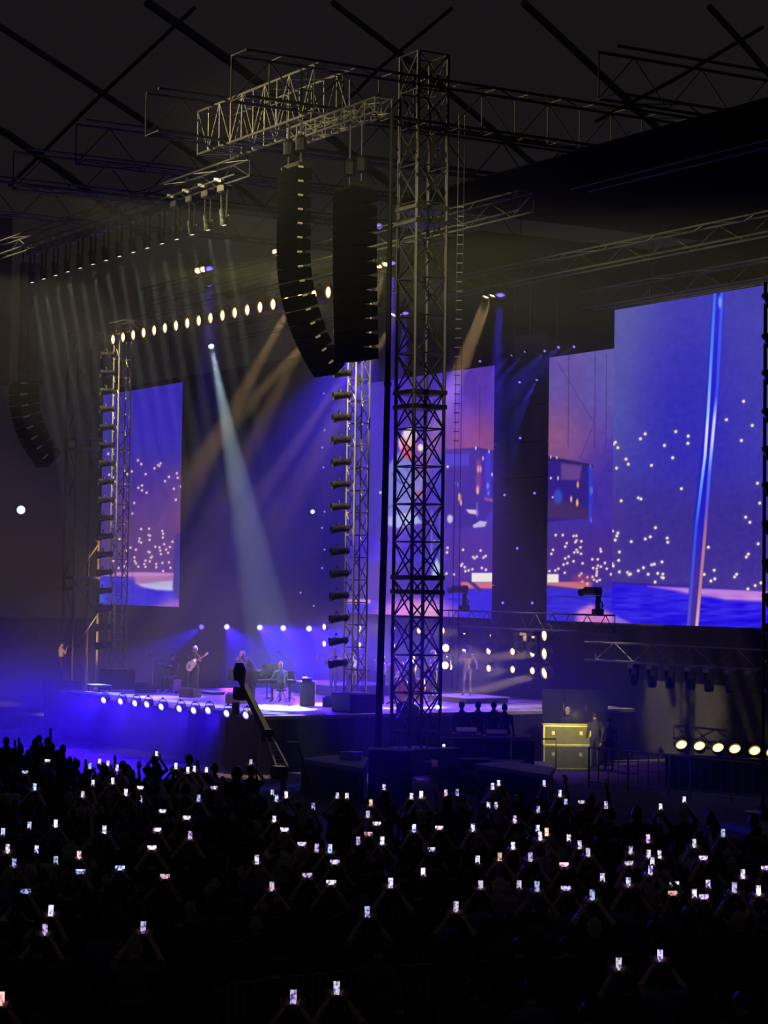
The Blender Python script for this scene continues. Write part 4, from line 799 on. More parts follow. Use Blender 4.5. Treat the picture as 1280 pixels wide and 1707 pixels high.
gp = floor_at(325, 1159); person('guitarist in black standing alone in front of the dark gap', 'guitar', GP, gp, yaw((.2, -1)), 'black', 'black', ('short', 'grey'), face=True, palm=(0, -1, 0)); guitar('pale guitar worn by the lone standing guitarist', gp, yaw((.2, -1)), c=mat('white_guitar_lacquer', (.7, .66, .6), .25))
lean = pose(pelvis=(0, -.05, .95), waist=(0, .02, 1.08), chest=(0, .16, 1.24), neck=(0, .27, 1.36), head=(0, .36, 1.46), shR=(.19, .2, 1.34), elR=(.3, .36, 1.12), wrR=(.16, .46, 1.24), shL=(-.19, .2, 1.34), elL=(-.3, .34, 1.10), wrL=(-.1, .46, 1.3))
lp = onZ(421, 1086, 3.32); lq = Vector((-.2, -1, 0)); lpz = lp.copy(); lpz.z = ZS
person('horn player in a grey suit leaning forward behind the piano', 'lean', lean, lpz, yaw(lq), 'grey', 'grey', ('bald', 'grey'), 2, face=True, curl=.9, scale=1.03)
t = thing('saxophone', 'brass saxophone held by the leaning horn player', 'saxophone', lpz, yaw(lq)); part('body', MB().path([(0, .47, 1.40), (0, .52, 1.36), (0, .5, 1.1), (0, .5, .85), (0, .58, .76), (0, .68, .84), (0, .70, 1.0)], [.01, .014, .022, .032, .042, .055, .09], 10), BRASS, t); part('keys', MB().box((.03, .5, 1.1), (.02, .02, .3)), CHROME, t)
person('seated player in black between the microphone stands', 'seat_drum', pose(**dj), floor_at(278, 1154) + Vector((0, .3, 0)), yaw((.3, -1)), 'black', 'black', ('long', 'brown'), face=True)
bp = floor_at(278, 1154) + Vector((0, .34, 0)); t = thing('wooden_box_drum', 'wooden box drum under the seated player', 'drum', bp); part('body', MB().bbox((0, 0, .23), (.32, .32, .46), .01), WOOD, t); part('front_plate', MB().bbox((0, -.165, .23), (.3, .01, .43), .003), GUIT, t)
bpos = [(586, 1166, -8.0, 'blue', 'navy', 'horn player in a blue suit just left of the lamp tower', 1.0), (556, 1163, -7.2, 'navy', 'black', 'second horn player in navy beside the one in blue', 1.0), (655, 1168, -7.2, 'cream', 'grey', 'singer in a pale top swaying left of the near tower', .97), (686, 1166, -7.6, 'grey', 'charcoal', 'percussionist in grey seen through the near tower', 1.0), (722, 1160, -5.5, 'blue', 'grey', 'bass player in a bright blue jacket right of the near tower', 1.04), (637, 1164, -7.8, 'white', 'navy', 'backing singer in white beside the cable bundle', .98)]
HORN = pose(elR=(.26, .18, 1.2), wrR=(.06, .30, 1.42), elL=(-.26, .18, 1.2), wrL=(-.05, .34, 1.40)); SING = pose(elR=(.28, .12, 1.2), wrR=(.1, .22, 1.45), elL=(-.34, .05, 1.15), wrL=(-.40, .2, 1.0))
for i, (px, py, Y, tp, tr_, lab, s_) in enumerate(bpos):
    q = onZ(px, py, ZS); q = onY(px, py, Y); q.z = ZS; rz = yaw((.3 - .1 * i, -1))
    person(lab, ('horn', 'horn', 'sing', 'horn', 'guitar', 'sing')[i], (HORN, HORN, SING, HORN, GP, SING)[i], q, rz, tp, tr_, (('short', 'black'), ('short', 'brown'), ('long', 'blond'), ('short', 'grey'), ('short', 'white'), ('long', 'black'))[i], i % 3, face=True, scale=s_, curl=.8)
    if i < 2:
        t = thing('trumpet', 'brass trumpet raised by the %s' % ('horn player in blue', 'horn player in navy')[i], 'trumpet', q, rz); part('tube', MB().path([(0, .16, 1.56), (0, .5, 1.52), (0, .7, 1.50)], [.008, .012, .012], 7), BRASS, t); part('bell', MB().path([(0, .62, 1.51), (0, .72, 1.5), (0, .78, 1.49)], [.015, .03, .065], 10), BRASS, t)
        for k in range(3): part('valve', MB().tube((0, .3 + .04 * k, 1.47), (0, .3 + .04 * k, 1.57), .011), BRASS, t)
    if i == 4: guitar('dark bass guitar worn by the player in bright blue', q, rz, bass=True, c=DRUMR)
for i, (px, py, Y) in enumerate(((672, 1168, -7.4), (700, 1168, -6.2), (660, 1168, -6.0))):
    q = onY(px, py, Y); t = thing('conga', '%s conga drum on a chrome stand behind the near tower' % ('low', 'right', 'rear')[i], 'drum', (q.x, q.y, ZS), group='conga drums'); part('shell', MB().lathe([(.12, .1), (.16, .3), (.185, .55), (.15, .85)], n=14), GUIT, t); part('drum_head', cyl(.15, .015, (0, 0, .85)), DRUMW, t); part('hoop', MB().lathe([(.155, .82), (.165, .82), (.165, .86), (.155, .86)], n=14), CHROME, t)
    for k in range(3): a = 2.1 * k; member('leg', (math.cos(a) * .15, math.sin(a) * .15, .3), (math.cos(a) * .26, math.sin(a) * .26, .01), .012, CHROME, t)
SEQ = mat('gold_sequin_cloth', (.7, .42, .2), .25, .8, .7, 60, .6); CLO['sequin'] = SEQ
q = onY(779, 1157, -3.6); t = thing('riser', 'white topped riser right of the near tower', 'riser', (q.x, q.y, ZS)); part('top', MB().bbox((0, 0, .19), (2.6, 1.8, .04), .01), WHITEP, t); part('skirt', MB().box((0, 0, .085), (2.5, 1.7, .17)), CLOTH, t)
person('singer in a glittering gold outfit on the white riser', 'sing', SING, (q.x, q.y, ZS + .21), yaw((.8, -1)), 'sequin', 'sequin', ('long', 'grey'), 1, face=True)
def mic_stand(label, p, h=1.5, boom=False, c=CHROME):
    t = thing('microphone_stand', label, 'microphone', p); member('pole', (0, 0, .03), (0, 0, h), .012, c, t)
    for k in range(3): a = 2.09 * k; member('foot', (0, 0, .1), (math.cos(a) * .28, math.sin(a) * .28, .012), .01, BLACK, t)
    e = Vector((0, 0, h))
    if boom: member('boom', (.25, 0, h - .12), (-.55, -.1, h + .2), .009, c, t); e = Vector((-.55, -.1, h + .2))
    part('microphone', MB().tube(e, e + Vector((-.05, -.1, .08)), .014, .02).sphere(e + Vector((-.06, -.12, .1)), .033), DARKALU, t); return t
mic_stand('straight pale microphone stand alone at the far end of the deck', floor_at(254, 1152), 1.25, c=mat('rose_gold_stand', (.8, .45, .4), .3, .6)); mic_stand('microphone stand beside the lone guitarist', floor_at(305, 1157) + Vector((0, .2, 0)), 1.35); mic_stand('boom microphone stand between guitarist and piano', floor_at(398, 1158) + Vector((0, 1.2, 0)), 1.45, True); mic_stand('boom microphone stand at the piano', floor_at(446, 1168) + Vector((0, .9, 0)), 1.35, True)
WED = [(0, 0), (.5, 0), (.5, .18), (.12, .36), (0, .3)]
for i, (px, py) in enumerate(((668, 1188), (545, 1178), (388, 1173), (310, 1163), (236, 1155))):
    p = floor_at(px, py); t = thing('monitor_wedge', 'black floor monitor wedge, %s from the near end of the deck' % nth(i), 'loudspeaker', p, R(-60 if i < 2 else 30), group='floor monitor wedges')
    part('cabinet', MB().prism(WED, -.3, .3, 'X'), BLACK, t); part('grille', MB().add([(-.27, .485, .2), (.27, .485, .2), (.27, .135, .365), (-.27, .135, .365)], [(0, 1, 2, 3)]), GRILLE, t); part('handle', MB().path([(.305, .2, .1), (.33, .2, .12), (.33, .3, .12), (.305, .3, .1)], .01), GREYSTEEL, t)
for i, (px, py, w_, d_, lab) in enumerate(((478, 1178, 2.0, 1.6, 'pale round of carpet in the spotlight under the piano player'), (548, 1174, 1.2, .6, 'low pale platform right of the piano player'), (335, 1157, 1.3, .5, 'low pale platform beside the lone guitarist'), (292, 1156, .8, .5, 'low pale platform beside the seated player'))):
    p = floor_at(px, py); 
    if i: t = thing('low_platform', lab, 'platform', p + Vector((0, .4, 0)), R(0)); part('top', MB().bbox((0, 0, .09), (w_, d_, .04), .01), WHITEP, t); part('frame', MB().box((0, 0, .035), (w_ * .95, d_ * .9, .07)), BLACK, t)
# front edge lamps
for i, (px, py) in enumerate(((173, 1166), (201, 1168), (225, 1171), (245, 1173), (269, 1177), (299, 1180), (323, 1183), (347, 1183), (378, 1188), (410, 1191))):
    p = onY(px, py + 1, SY0 - .22); lamp('edge_lamp', '%s blue-white lamp from the far end of the stage front edge' % nth(i), p, p + Vector((2.6, -6, -1.6)), .14, LENS_BW, .26, 'lamps along the stage front edge', spot=((.03, .003, 1), 1100, 80, .7) if i % 2 == 0 else None, cat='stage light')
# far end: table, operator on a box
p = floor_at(152, 1153); t = thing('low_table', 'pale low table at the far end of the deck', 'table', p + Vector((0, .3, 0)))
part('top', MB().bbox((0, 0, .24), (1.1, .5, .04), .01), WHITEP, t)
for a in (-.5, .5):
    for b in (-.2, .2): member('leg', (a, b, .22), (a, b, .0), .02, DARKALU, t)
p = dep(104, 1170, 84); t = thing('operator_box', 'dark box at the far stage corner with an operator on it', 'box', (p.x, p.y, 0)); zt_ = dep(104, 1136, 84).z
part('body', MB().bbox((0, 0, zt_ / 2), (1.3, 1.0, zt_), .03), BLACK, t); part('rim', MB().bbox((0, 0, zt_ - .03), (1.36, 1.06, .05), .01), DARKALU, t)
person('operator in orange light standing on a box at the far stage corner', 'sing', SING, (p.x - .2, p.y, zt_), yaw((.2, 1)), 'cream', 'black', ('short', 'black'), face=True, scale=.62 if False else .9)
spot_light('fill_light', (p.x + 2.5, p.y - 2.5, zt_ + 1.6), (p.x - .2, p.y, zt_ + 1.1), (1, .5, .14), 420, 22, .6, .1)  # added orange light on the operator, no lamp stands there
# ------------------------------------------------------------------ near end of the stage: trusses, cases, crew
a_ = onY(738, 1034, -3.4); b_ = onY(1014, 1036, -3.4); zz_ = (a_.z + b_.z) / 2
truss('low_truss', 'black low truss hung across the foot of the wide screen', 'truss', (a_.x, -3.4, zz_), (b_.x, -3.4, zz_), .5, .55, .5, DARKALU, .03, .016, faces='sb')
for i, (px, py) in enumerate(((770, 1012), (992, 1020))):
    p = onY(px, py, -3.9); t = thing('remote_camera', 'black remote camera on the low truss, %s' % ('left of the dark banner column', 'at the end under the tallest screen')[i], 'camera', (p.x, p.y, zz_ + .28))
    part('mount', MB().bbox((0, .1, .1), (.3, .3, .2), .03), BLACK, t); part('post', MB().tube((0, .1, .2), (0, .1, .62), .09, .07, 8), BLACK, t); part('head', MB().bbox((-.12, -.02, .76), (.75, .3, .26), .06), BLACK, t); part('lens_tube', MB().tube((-.48, -.05, .74), (-.68, -.1, .7), .1, .12, 10), BLACK, t); part('cable_loop', MB().path([(.2, .1, .2), (.32, .05, .35), (.24, 0, .5), (.3, 0, .62), (.18, 0, .7)], .025, 5), RUBBER, t)
for i, (px, py) in enumerate(((775, 1066), (820, 1069), (866, 1070), (889, 1062))):
    p = onY(px, py, -3.4); t = thing('moving_light', 'unlit moving light hanging under the low truss, %s from the near tower' % nth(i), 'moving light', (p.x, p.y, zz_ - .3), group='moving lights under the low truss')
    part('base', MB().bbox((0, 0, -.1), (.42, .36, .2), .03), BLACK, t)
    for s in (-1, 1): part('arm', MB().bbox((s * .26, 0, -.42), (.07, .16, .5), .02), BLACK, t)
    h = part('head', MB().lathe([(.12, -.18), (.17, -.1), (.18, .12), (.12, .2)], (0, 0, -.58), 12, Matrix.Rotation(R(50), 3, 'X')), BLACK, t); part('lens', MB().lathe([(.01, .2), (.11, .205), (.11, .21), (.01, .215)], (0, 0, -.58), 12, Matrix.Rotation(R(50), 3, 'X')), LENS_OFF, h)
a_ = onY(984, 1087, -1.2); b_ = onY(1330, 1101, -1.2); zz2 = (a_.z + b_.z) / 2
truss('low_truss', 'grey low truss under the tallest screen with lamps below', 'truss', (a_.x, -1.2, zz2), (b_.x, -1.2, zz2), .45, .6, 1.0, GREYSTEEL, .028, .02, faces='sb')
for i, px in enumerate((1056, 1087, 1117, 1151, 1182, 1218, 1253)):
    p = onY(px, 1105, -1.2); t = thing('moving_light', 'unlit moving light under the grey low truss, %s from its far end' % nth(i), 'moving light', (p.x, -1.2, zz2 - .34), group='moving lights under the tallest screen')
    part('base', MB().bbox((0, 0, -.08), (.34, .3, .16), .03), GREYSTEEL, t)
    for s in (-1, 1): part('arm', MB().bbox((s * .2, 0, -.32), (.06, .12, .38), .02), BLACK, t)
    h = part('head', MB().lathe([(.1, -.16), (.15, -.1), (.16, .12), (.13, .2)], (0, 0, -.52), 12, Matrix.Rotation(R(180), 3, 'X')), BLACK, t); part('lens', MB().lathe([(.13, -.2), (.14, -.215), (.01, -.235)], (0, 0, -.52), 12), mat('pale_lens_glass', (.6, .58, .45), .2), h)
# floor lamps with yellow beams on a low rail
q0 = dep(1128, 1252, 63.5); q1 = dep(1325, 1268, 62.0); t = thing('lamp_rail', 'low black rail carrying the yellow floor lamps under the tallest screen', 'rail', (q0.x, q0.y, 0))
dv = q1 - q0; rz_ = math.atan2(dv.y, dv.x); hz_ = q0.z - .12
part('box', MB().bbox((0, 0, 0), (dv.length + .6, .35, hz_), .02), BLACK, t).matrix_basis = Matrix.Translation((dv.x / 2, dv.y / 2, hz_ / 2)) @ Matrix.Rotation(rz_, 4, 'Z'); part('cap', MB().bbox((0, 0, 0), (dv.length + .7, .45, .04), .01), DARKALU, t).matrix_basis = Matrix.Translation((dv.x / 2, dv.y / 2, hz_ - .0)) @ Matrix.Rotation(rz_, 4, 'Z')
YEL = lens_mat('yellow_lit_lens', (1, .85, .38), (1, .62, .1), 5, 1.2)
for i, (px, py) in enumerate(((1136, 1243), (1166, 1245), (1197, 1248), (1225, 1250), (1258, 1253), (1287, 1256))):
    p = dep(px, py - 1, 63.4 - .17 * i); tg = dep(px - 62, py - 210, 63.4 - .17 * i) + Vector((3.0, -2.5, 0)); lamp('floor_lamp', '%s yellow floor lamp from the left under the tallest screen' % nth(i), p, tg, .17, YEL, .22, 'yellow floor lamps', spot=((1, .85, .25), 330, 6, .5))
def flight_case(label, p, rz, sx, sy, sz, body, edge, group=None):
    t = thing('flight_case', label, 'case', p, rz, group); part('body', MB().bbox((0, 0, sz / 2), (sx, sy, sz), .01), body, t)
    for a in (-1, 1):
        for b in (-1, 1):
            part('edge', MB().box((a * sx / 2, b * sy / 2, sz / 2), (.045, .045, sz)), edge, t); part('edge', MB().box((0, a * sy / 2, sz / 2 + b * sz / 2), (sx, .045, .045)), edge, t); part('edge', MB().box((a * sx / 2, 0, sz / 2 + b * sz / 2), (.045, sy, .045)), edge, t)
    for a in (-.3, .3): part('latch', MB().bbox((a * sx, -sy / 2 - .015, sz * .62), (.1, .03, .12), .005), edge, t)
    return t
CASE = mat('black_case_laminate', (.03, .03, .035), .5); EDGEY = mat('pale_case_edging', (.75, .68, .25), .35, .4); EDGE = mat('alloy_case_edging', (.4, .4, .4), .35, .8); CASEY = mat('olive_case_laminate', (.14, .12, .05), .5)
rzc = yaw(-r0.cross(UP)) ; face_cam = math.atan2(r0.y, r0.x)
p = dep(943, 1266, 69.3); p.z = 0; z1_ = dep(943, 1240, 69.3).z
flight_case('lower dark flight case under the yellow edged one', p, face_cam, 1.44, .8, z1_ - .03, CASE, EDGE); flight_case('flight case with bright yellow edging beside the masking flat', Vector((p.x, p.y, z1_)), face_cam, 1.46, .8, dep(943, 1209, 69.3).z - z1_, CASEY, EDGEY)
spot_light('fill_light', dep(960, 1190, 66.2), dep(943, 1222, 69.3), (1, .9, .3), 420, 60, .6, .1)  # added light to bring out the case's yellow edging, no lamp there
p = dep(958, 1200, 71.2); t = thing('masking_flat', 'black folding masking flat at the near end of the stage', 'flat', (p.x, p.y, 0), face_cam)
h = dep(958, 1150, 71.2).z
for k in range(3): part('leaf', MB().bbox((-.72 + .72 * k, .03 * (k % 2), h / 2), (.7, .05, h), .01), CLOTH, t)
# crew platform, desks, crew
pc = dep(820, 1280, 64.5); t = thing('crew_platform', 'low dark platform beside the stage for the crew', 'platform', (pc.x, pc.y, 0), face_cam); part('deck', MB().bbox((0, .3, .42), (3.6, 2.6, .06), .01), BLACK, t)
for a in (-1.7, 0, 1.7):
    for b in (-.9, 1.5): member('leg', (a, b, 0), (a, b, .4), .03, GREYSTEEL, t)
part('rail', MB().path([(-1.8, -1.0, .45), (-1.8, -1.0, 1.3), (1.8, -1.0, 1.3), (1.8, -1.0, .45)], .02, 5), GREYSTEEL, t)
for i, (px, py, dp_, w_, hh) in enumerate(((778, 1222, 64.2, .85, .9), (828, 1226, 64.0, .85, .8), (872, 1232, 63.9, .7, .75))):
    p = dep(px, py, dp_); hh = p.z - .46; t = thing('desk', '%s control desk of the crew beside the stage' % ('first', 'middle', 'last')[i], 'desk', (p.x, p.y, .455), face_cam); part('top', MB().bbox((0, 0, hh - .025), (w_, .6, .05), .01), mat('grey_desk_top', (.25, .25, .28), .5), t); part('cabinet', MB().bbox((0, .05, (hh - .05) / 2), (w_ * .92, .5, hh - .06), .01), CASE, t)
    for a in (-.25, .25): part('drawer', MB().bbox((a * w_, -.21, hh * .6), (w_ * .4, .03, hh * .4), .005), BLACK, t)
    part('console', MB().prism([(-.2, 0), (.2, 0), (.2, .16), (-.2, .06)], -w_ * .35, w_ * .35, 'X'), BLACK, t).location = (0, .05, hh)
for i, (px, py, tp, hr, dpth) in enumerate(((770, 1172, 'grey', ('short', 'grey'), 65.4), (797, 1172, 'navy', ('short', 'black'), 65.6), (823, 1172, 'black', ('short', 'brown'), 65.2), (841, 1176, 'black', ('short', 'black'), 65.0))):
    p = dep(px, py, dpth); sc_ = max(.8, min(1.08, (p.z - .455) / 1.70)); person('crew member behind the desks, %s from the near tower' % nth(i), 'horn' if i == 2 else 'stand', HORN if i == 2 else pose(), (p.x, p.y, .455), yaw((-.9, .3 + .2 * i)), tp, 'black', hr, i % 3, group='crew behind the desks', scale=sc_)
for i, (px, py, dpth) in enumerate(((947, 1180, 70.5), (992, 1188, 69.0), (1016, 1196, 68.2))):
    p = dep(px, py, dpth); sc_ = (p.z) / 1.72; person('crew member beside the flight cases, %s one' % ('tall first', 'middle', 'last')[i], 'stand', pose(), (p.x, p.y, 0), yaw((-.9, .2)), ('black', 'charcoal', 'grey')[i], 'black', ('short', ('grey', 'black', 'brown')[i]), i, group='crew beside the flight cases', scale=min(1.12, sc_))
# equipment racks in front of the platform
for i, (px, py, dpth, w_, h_) in enumerate(((748, 1298, 61.5, .6, 1.15), (790, 1302, 61.0, .9, .9), (845, 1300, 61.2, .95, .85))):
    p = dep(px, py, dpth); t = thing('equipment_rack', '%s equipment rack standing before the crew platform' % ('narrow', 'middle', 'wide')[i], 'rack', (p.x, p.y, 0), face_cam); part('frame', MB().bbox((0, 0, h_ / 2), (w_, .6, h_), .02), BLACK, t)
    for k in range(4): part('unit', MB().bbox((0, -.31, h_ * (.16 + .22 * k)), (w_ * .85, .03, h_ * .16), .008), DARKALU if k % 2 else GREYSTEEL, t)
p = dep(740, 1226, 61.5); tt = lamp('work_lamp', 'small white work lamp on the narrow rack', (p.x, p.y, 1.22), CAM, .045, LENS_C, .1); lamp('work_lamp', 'small cold lamp glinting through the foot of the near tower', dep(729, 1179, 66.2), CAM, .07, LENS_C, .14)
# catwalk platforms before the stage
def platform(label, px, z, dz=.12, name='catwalk', m=DECK):
    P = [onZ(a, b, z) for a, b in px]; c = sum(P, Vector()) / len(P); t = thing(name, label, 'platform', (c.x, c.y, 0)); part('deck', MB().prism([(q.x - c.x, q.y - c.y) for q in P], z - dz, z), m, t)
    for q in P: v = (q - c) * .9; member('leg', (v.x, v.y, 0), (v.x, v.y, z - dz), .04, GREYSTEEL, t)
    part('skirt', MB().prism([((q.x - c.x) * .93, (q.y - c.y) * .93) for q in P], .02, z - dz - .02), CLOTH, t); return t
platform('pale catwalk platform left of the dark crate', [(497, 1264), (560, 1258), (614, 1262), (606, 1281)], .95); platform('pale catwalk platform right of the racks', [(790, 1273), (850, 1268), (925, 1280), (915, 1292)], .95)
p = dep(650, 1300, 58); t = thing('crate', 'large dark crate before the foot of the cable bundle', 'crate', (p.x, p.y, 0), face_cam); hh = dep(650, 1252, 58).z; part('body', MB().bbox((0, 0, hh / 2), (1.15, .9, hh), .03), CASE, t); part('lid', MB().bbox((0, 0, hh + .03), (1.2, .95, .05), .01), BLACK, t)
for s in (-1, 1): part('handle', MB().path([(s * .3 - .1, -.46, hh * .6), (s * .3 - .1, -.5, hh * .6), (s * .3 + .1, -.5, hh * .6), (s * .3 + .1, -.46, hh * .6)], .015, 5), GREYSTEEL, t)
p = dep(577, 1272, 59.5); t = thing('flat_case', 'small pale case lying on the left catwalk', 'case', (p.x, p.y, .955), face_cam); part('body', MB().bbox((.12, 0, .09), (.62, .35, .18), .02), WHITEP, t); part('lid', MB().bbox((.12, 0, .19), (.63, .36, .025), .008), GREYSTEEL, t); part('handle', MB().path([(.02, -.18, .1), (.02, -.21, .1), (.2, -.21, .1), (.2, -.18, .1)], .012, 5), BLACK, t)
# camera crane
A = dep(399, 1128, 55); B = dep(447, 1226, 52); Cc = dep(470, 1278, 50.5); g = dep(476, 1310, 50.4)
t = thing('camera_crane', 'camera crane with its long arm raised over the crowd before the stage', 'crane', (g.x, g.y, 0)); L0 = t.location
rv = r0 * .11
part('arm', MB().path([A - L0, (A + B) / 2 - L0, B - L0], [.09, .12, .13], 6), DARKALU, t)
for s in (-1, 1): member('rail', B - L0 + rv * s * .6, Cc - L0 + rv * s * 1.2, .035, ALU, t)
for k in range(7): q = B.lerp(Cc, (k + .5) / 7) - L0; member('rail_rung', q - rv, q + rv, .016, ALU, t)
part('joint', MB().bbox(tuple(B - L0), (.28, .28, .3), .05), BLACK, t)
part('camera_head', MB().path([A - L0 + Vector((0, 0, .35)), A - L0 + Vector((0, 0, .15)), A - L0 + Vector((0, 0, -.1))], [.10, .17, .14], 8), BLACK, t); part('camera', MB().bbox(tuple(A - L0 + Vector((.05, 0, -.42))), (.4, .24, .32), .04).tube(A - L0 + Vector((-.1, .05, -.42)), A - L0 + Vector((-.4, .15, -.45)), .08, .1, 10), BLACK, t); part('monitor', MB().bbox(tuple(A - L0 + Vector((.02, -.1, -.8))), (.22, .12, .3), .02), WHITEP, t)
member('post', (0, 0, .35), Cc - L0, .07, DARKALU, t)
for k in range(3): a = 2.09 * k + .5; lg = member('leg', (0, 0, .75), (math.cos(a) * .75, math.sin(a) * .75, .06), .035, DARKALU, t); part('wheel', MB().lathe([(.06, -.03), (.06, .03)], (math.cos(a) * .75, math.sin(a) * .75, .06), 10, Matrix.Rotation(R(90), 3, 'X')), RUBBER, t)
part('control_bar', MB().path([Cc - L0 + r0 * .1 + UP * .55, Cc - L0 + r0 * .35 + UP * .55, Cc - L0 + r0 * .42 + UP * .3, Cc - L0 + r0 * .6 - UP * .1, Cc - L0 + r0 * .75 - UP * .55], .03, 6), GREYSTEEL, t); part('counterweight', MB().bbox(tuple(Cc - L0 + Vector((.15, -.15, -.12))), (.4, .3, .3), .04), BLACK, t)
# barriers
def barrier(name, label, pts, zt, m, bars=.32, rail=.025, post=.02, group=None):
    A = Vector(pts[0]); t = thing(name, label, 'barrier', (A.x, A.y, 0), group=group)
    for a, b in zip(pts[:-1], pts[1:]):
        a = Vector((a[0], a[1], 0)) - t.location; b = Vector((b[0], b[1], 0)) - t.location; n = max(2, int((b - a).length / bars))
        member('top_rail', a + UP * zt, b + UP * zt, rail, m, t); member('bottom_rail', a + UP * .15, b + UP * .15, rail * .8, m, t)
        for k in range(n + 1): q = a.lerp(b, k / n); big = k % 4 == 0; member('post' if big else 'bar', q + UP * (.0 if big else .15), q + UP * zt, post * (1.6 if big else .8), m, t)
    return t
BAR = mat('barrier_steel', (.34, .33, .33), .4, .6)
barrier('barrier', 'grey steel barrier rail below the yellow floor lamps', [onZ(982, 1246, 1.12), onZ(1150, 1262, 1.12), onZ(1330, 1279, 1.12)], 1.12, BAR, .36)
barrier('barrier', 'dim steel barrier close to the camera at the bottom of the picture', [onZ(380, 1640, 1.1), onZ(640, 1612, 1.1), onZ(860, 1600, 1.1), onZ(1330, 1582, 1.1)], 1.1, mat('dull_barrier_steel', (.22, .22, .2), .5, .4), .11, .02, .018)

# ------------------------------------------------------------------ the crowd
HOR = lambda x: 975 + math.tan(ROLL) * (x - 640)
PH = [(79,1268),(42,1287),(150,1277),(195,1280),(180,1273),(166,1270),(155,1306),(188,1302),(58,1312),(138,1325),(210,1321),(234,1313),(234,1333),(271,1352),(357,1313),(331,1331),(311,1363),(261,1257),(293,1277),(313,1284),(324,1282),(344,1284),(418,1271),(49,1377),(93,1373),(5,1388),(174,1383),(262,1383),(317,1393),(13,1415),(24,1439),(93,1435),(132,1426),(134,1453),(253,1413),(200,1447),(275,1461),(61,1417),
 (43,1486),(85,1518),(75,1550),(239,1546),(2,1665),(454,1322),(461,1331),(477,1325),(562,1327),(578,1328),(522,1345),(457,1366),(474,1383),(618,1339),(613,1358),(628,1373),(614,1390),(637,1402),(640,1313),(597,1402),(503,1407),(528,1414),(550,1415),(558,1437),(428,1433),(512,1459),(552,1471),(453,1478),(651,1472),(612,1520),(705,1455),(718,1416),(690,1381),(732,1380),(788,1380),(686,1328),(702,1325),(743,1322),(762,1321),(821,1311),(831,1306),(814,1343),(827,1343),(796,1434),(833,1429),(801,1476),(760,1512),
 (907,1306),(933,1323),(943,1338),(969,1337),(1010,1342),(897,1350),(858,1366),(896,1382),(911,1387),(900,1394),(948,1398),(966,1408),(980,1421),(855,1411),(884,1429),(940,1441),(1048,1439),(1051,1418),(1081,1424),(1099,1425),(1087,1437),(1084,1451),(1004,1464),(1047,1471),(987,1492),(943,1481),(895,1478),(865,1476),(1101,1346),(1140,1334),(1205,1389),(1157,1406),(1172,1430),(1238,1457),(1275,1447),(1124,1473),(1121,1489),(1180,1475),(1173,1495),(1157,1491),(1224,1480),(1264,1485),(1080,1398),(1031,1607),(1100,1593),(489,1662),(561,1647)]
LAND = {(42,1287),(79,1268),(271,1352),(262,1383),(253,1413),(200,1447),(275,1461),(43,1486),(357,1313),(311,1363),(474,1383),(628,1373),(614,1390),(558,1437),(512,1459),(732,1380),(940,1441),(943,1481),(1048,1439),(1172,1430),(1124,1473),(1173,1495),(1275,1447),(1121,1489),(969,1337),(552,1471),(503,1407),(718,1416),(134,1453),(234,1313)}
TINT = {(618,1339):'orange',(614,1390):'pink',(453,1478):'pink',(732,1380):'pink',(940,1441):'pink',(1121,1489):'red',(132,1426):'pink',(75,1550):'violet',(612,1520):'blue',(1180,1475):'violet',(1173,1495):'violet',(1100,1593):'violet',(275,1461):'pink',(833,1429):'orange',(911,1387):'orange',(743,1322):'pink',(2,1665):'red',(907,1306):'violet'}
TC = dict(white=((.86, .8, 1), (.45, .36, .8)), violet=((.72, .6, 1), (.35, .15, .75)), pink=((1, .68, .85), (.75, .2, .5)), blue=((.55, .62, 1), (.12, .12, .8)), orange=((1, .7, .55), (.9, .22, .08)), red=((1, .5, .5), (.6, .05, .08)))
def screen_mat(k, st):
    n = 'phone_screen_%s_%d' % (k, st * 10)
    if n in MATS: return MATS[n]
    m = bpy.data.materials.new(n); m.use_nodes = True; nt = m.node_tree; nt.nodes.clear(); o = nt.nodes.new('ShaderNodeOutputMaterial'); e = nt.nodes.new('ShaderNodeEmission'); tc = nt.nodes.new('ShaderNodeTexCoord'); nz = nt.nodes.new('ShaderNodeTexNoise'); rp = nt.nodes.new('ShaderNodeValToRGB'); oi = nt.nodes.new('ShaderNodeObjectInfo'); ad = nt.nodes.new('ShaderNodeVectorMath')
    nz.inputs['Scale'].default_value = 26; nz.inputs['Detail'].default_value = 1; nt.links.new(tc.outputs['Object'], ad.inputs[0]); nt.links.new(oi.outputs['Random'], ad.inputs[1]); nt.links.new(ad.outputs[0], nz.inputs['Vector']); nt.links.new(nz.outputs['Fac'], rp.inputs['Fac'])
    c = TC[k]; rp.color_ramp.elements[0].position = .36; rp.color_ramp.elements[1].position = .56; rp.color_ramp.elements[0].color = (*[v * .35 for v in c[1]], 1); rp.color_ramp.elements[1].color = (*c[0], 1); e.inputs['Strength'].default_value = st
    nt.links.new(rp.outputs['Color'], e.inputs['Color']); nt.links.new(e.outputs[0], o.inputs['Surface']); m.cycles.emission_sampling = 'FRONT'; MATS[n] = m; return m
PB = MB().bbox((0, 0, 0), (.072, .009, .148), .006).mesh('phone_body', BLACK); PC = MB().bbox((.02, .006, .058), (.028, .004, .032), .004).mesh('camera_bump', DARKALU)
PSM = {}
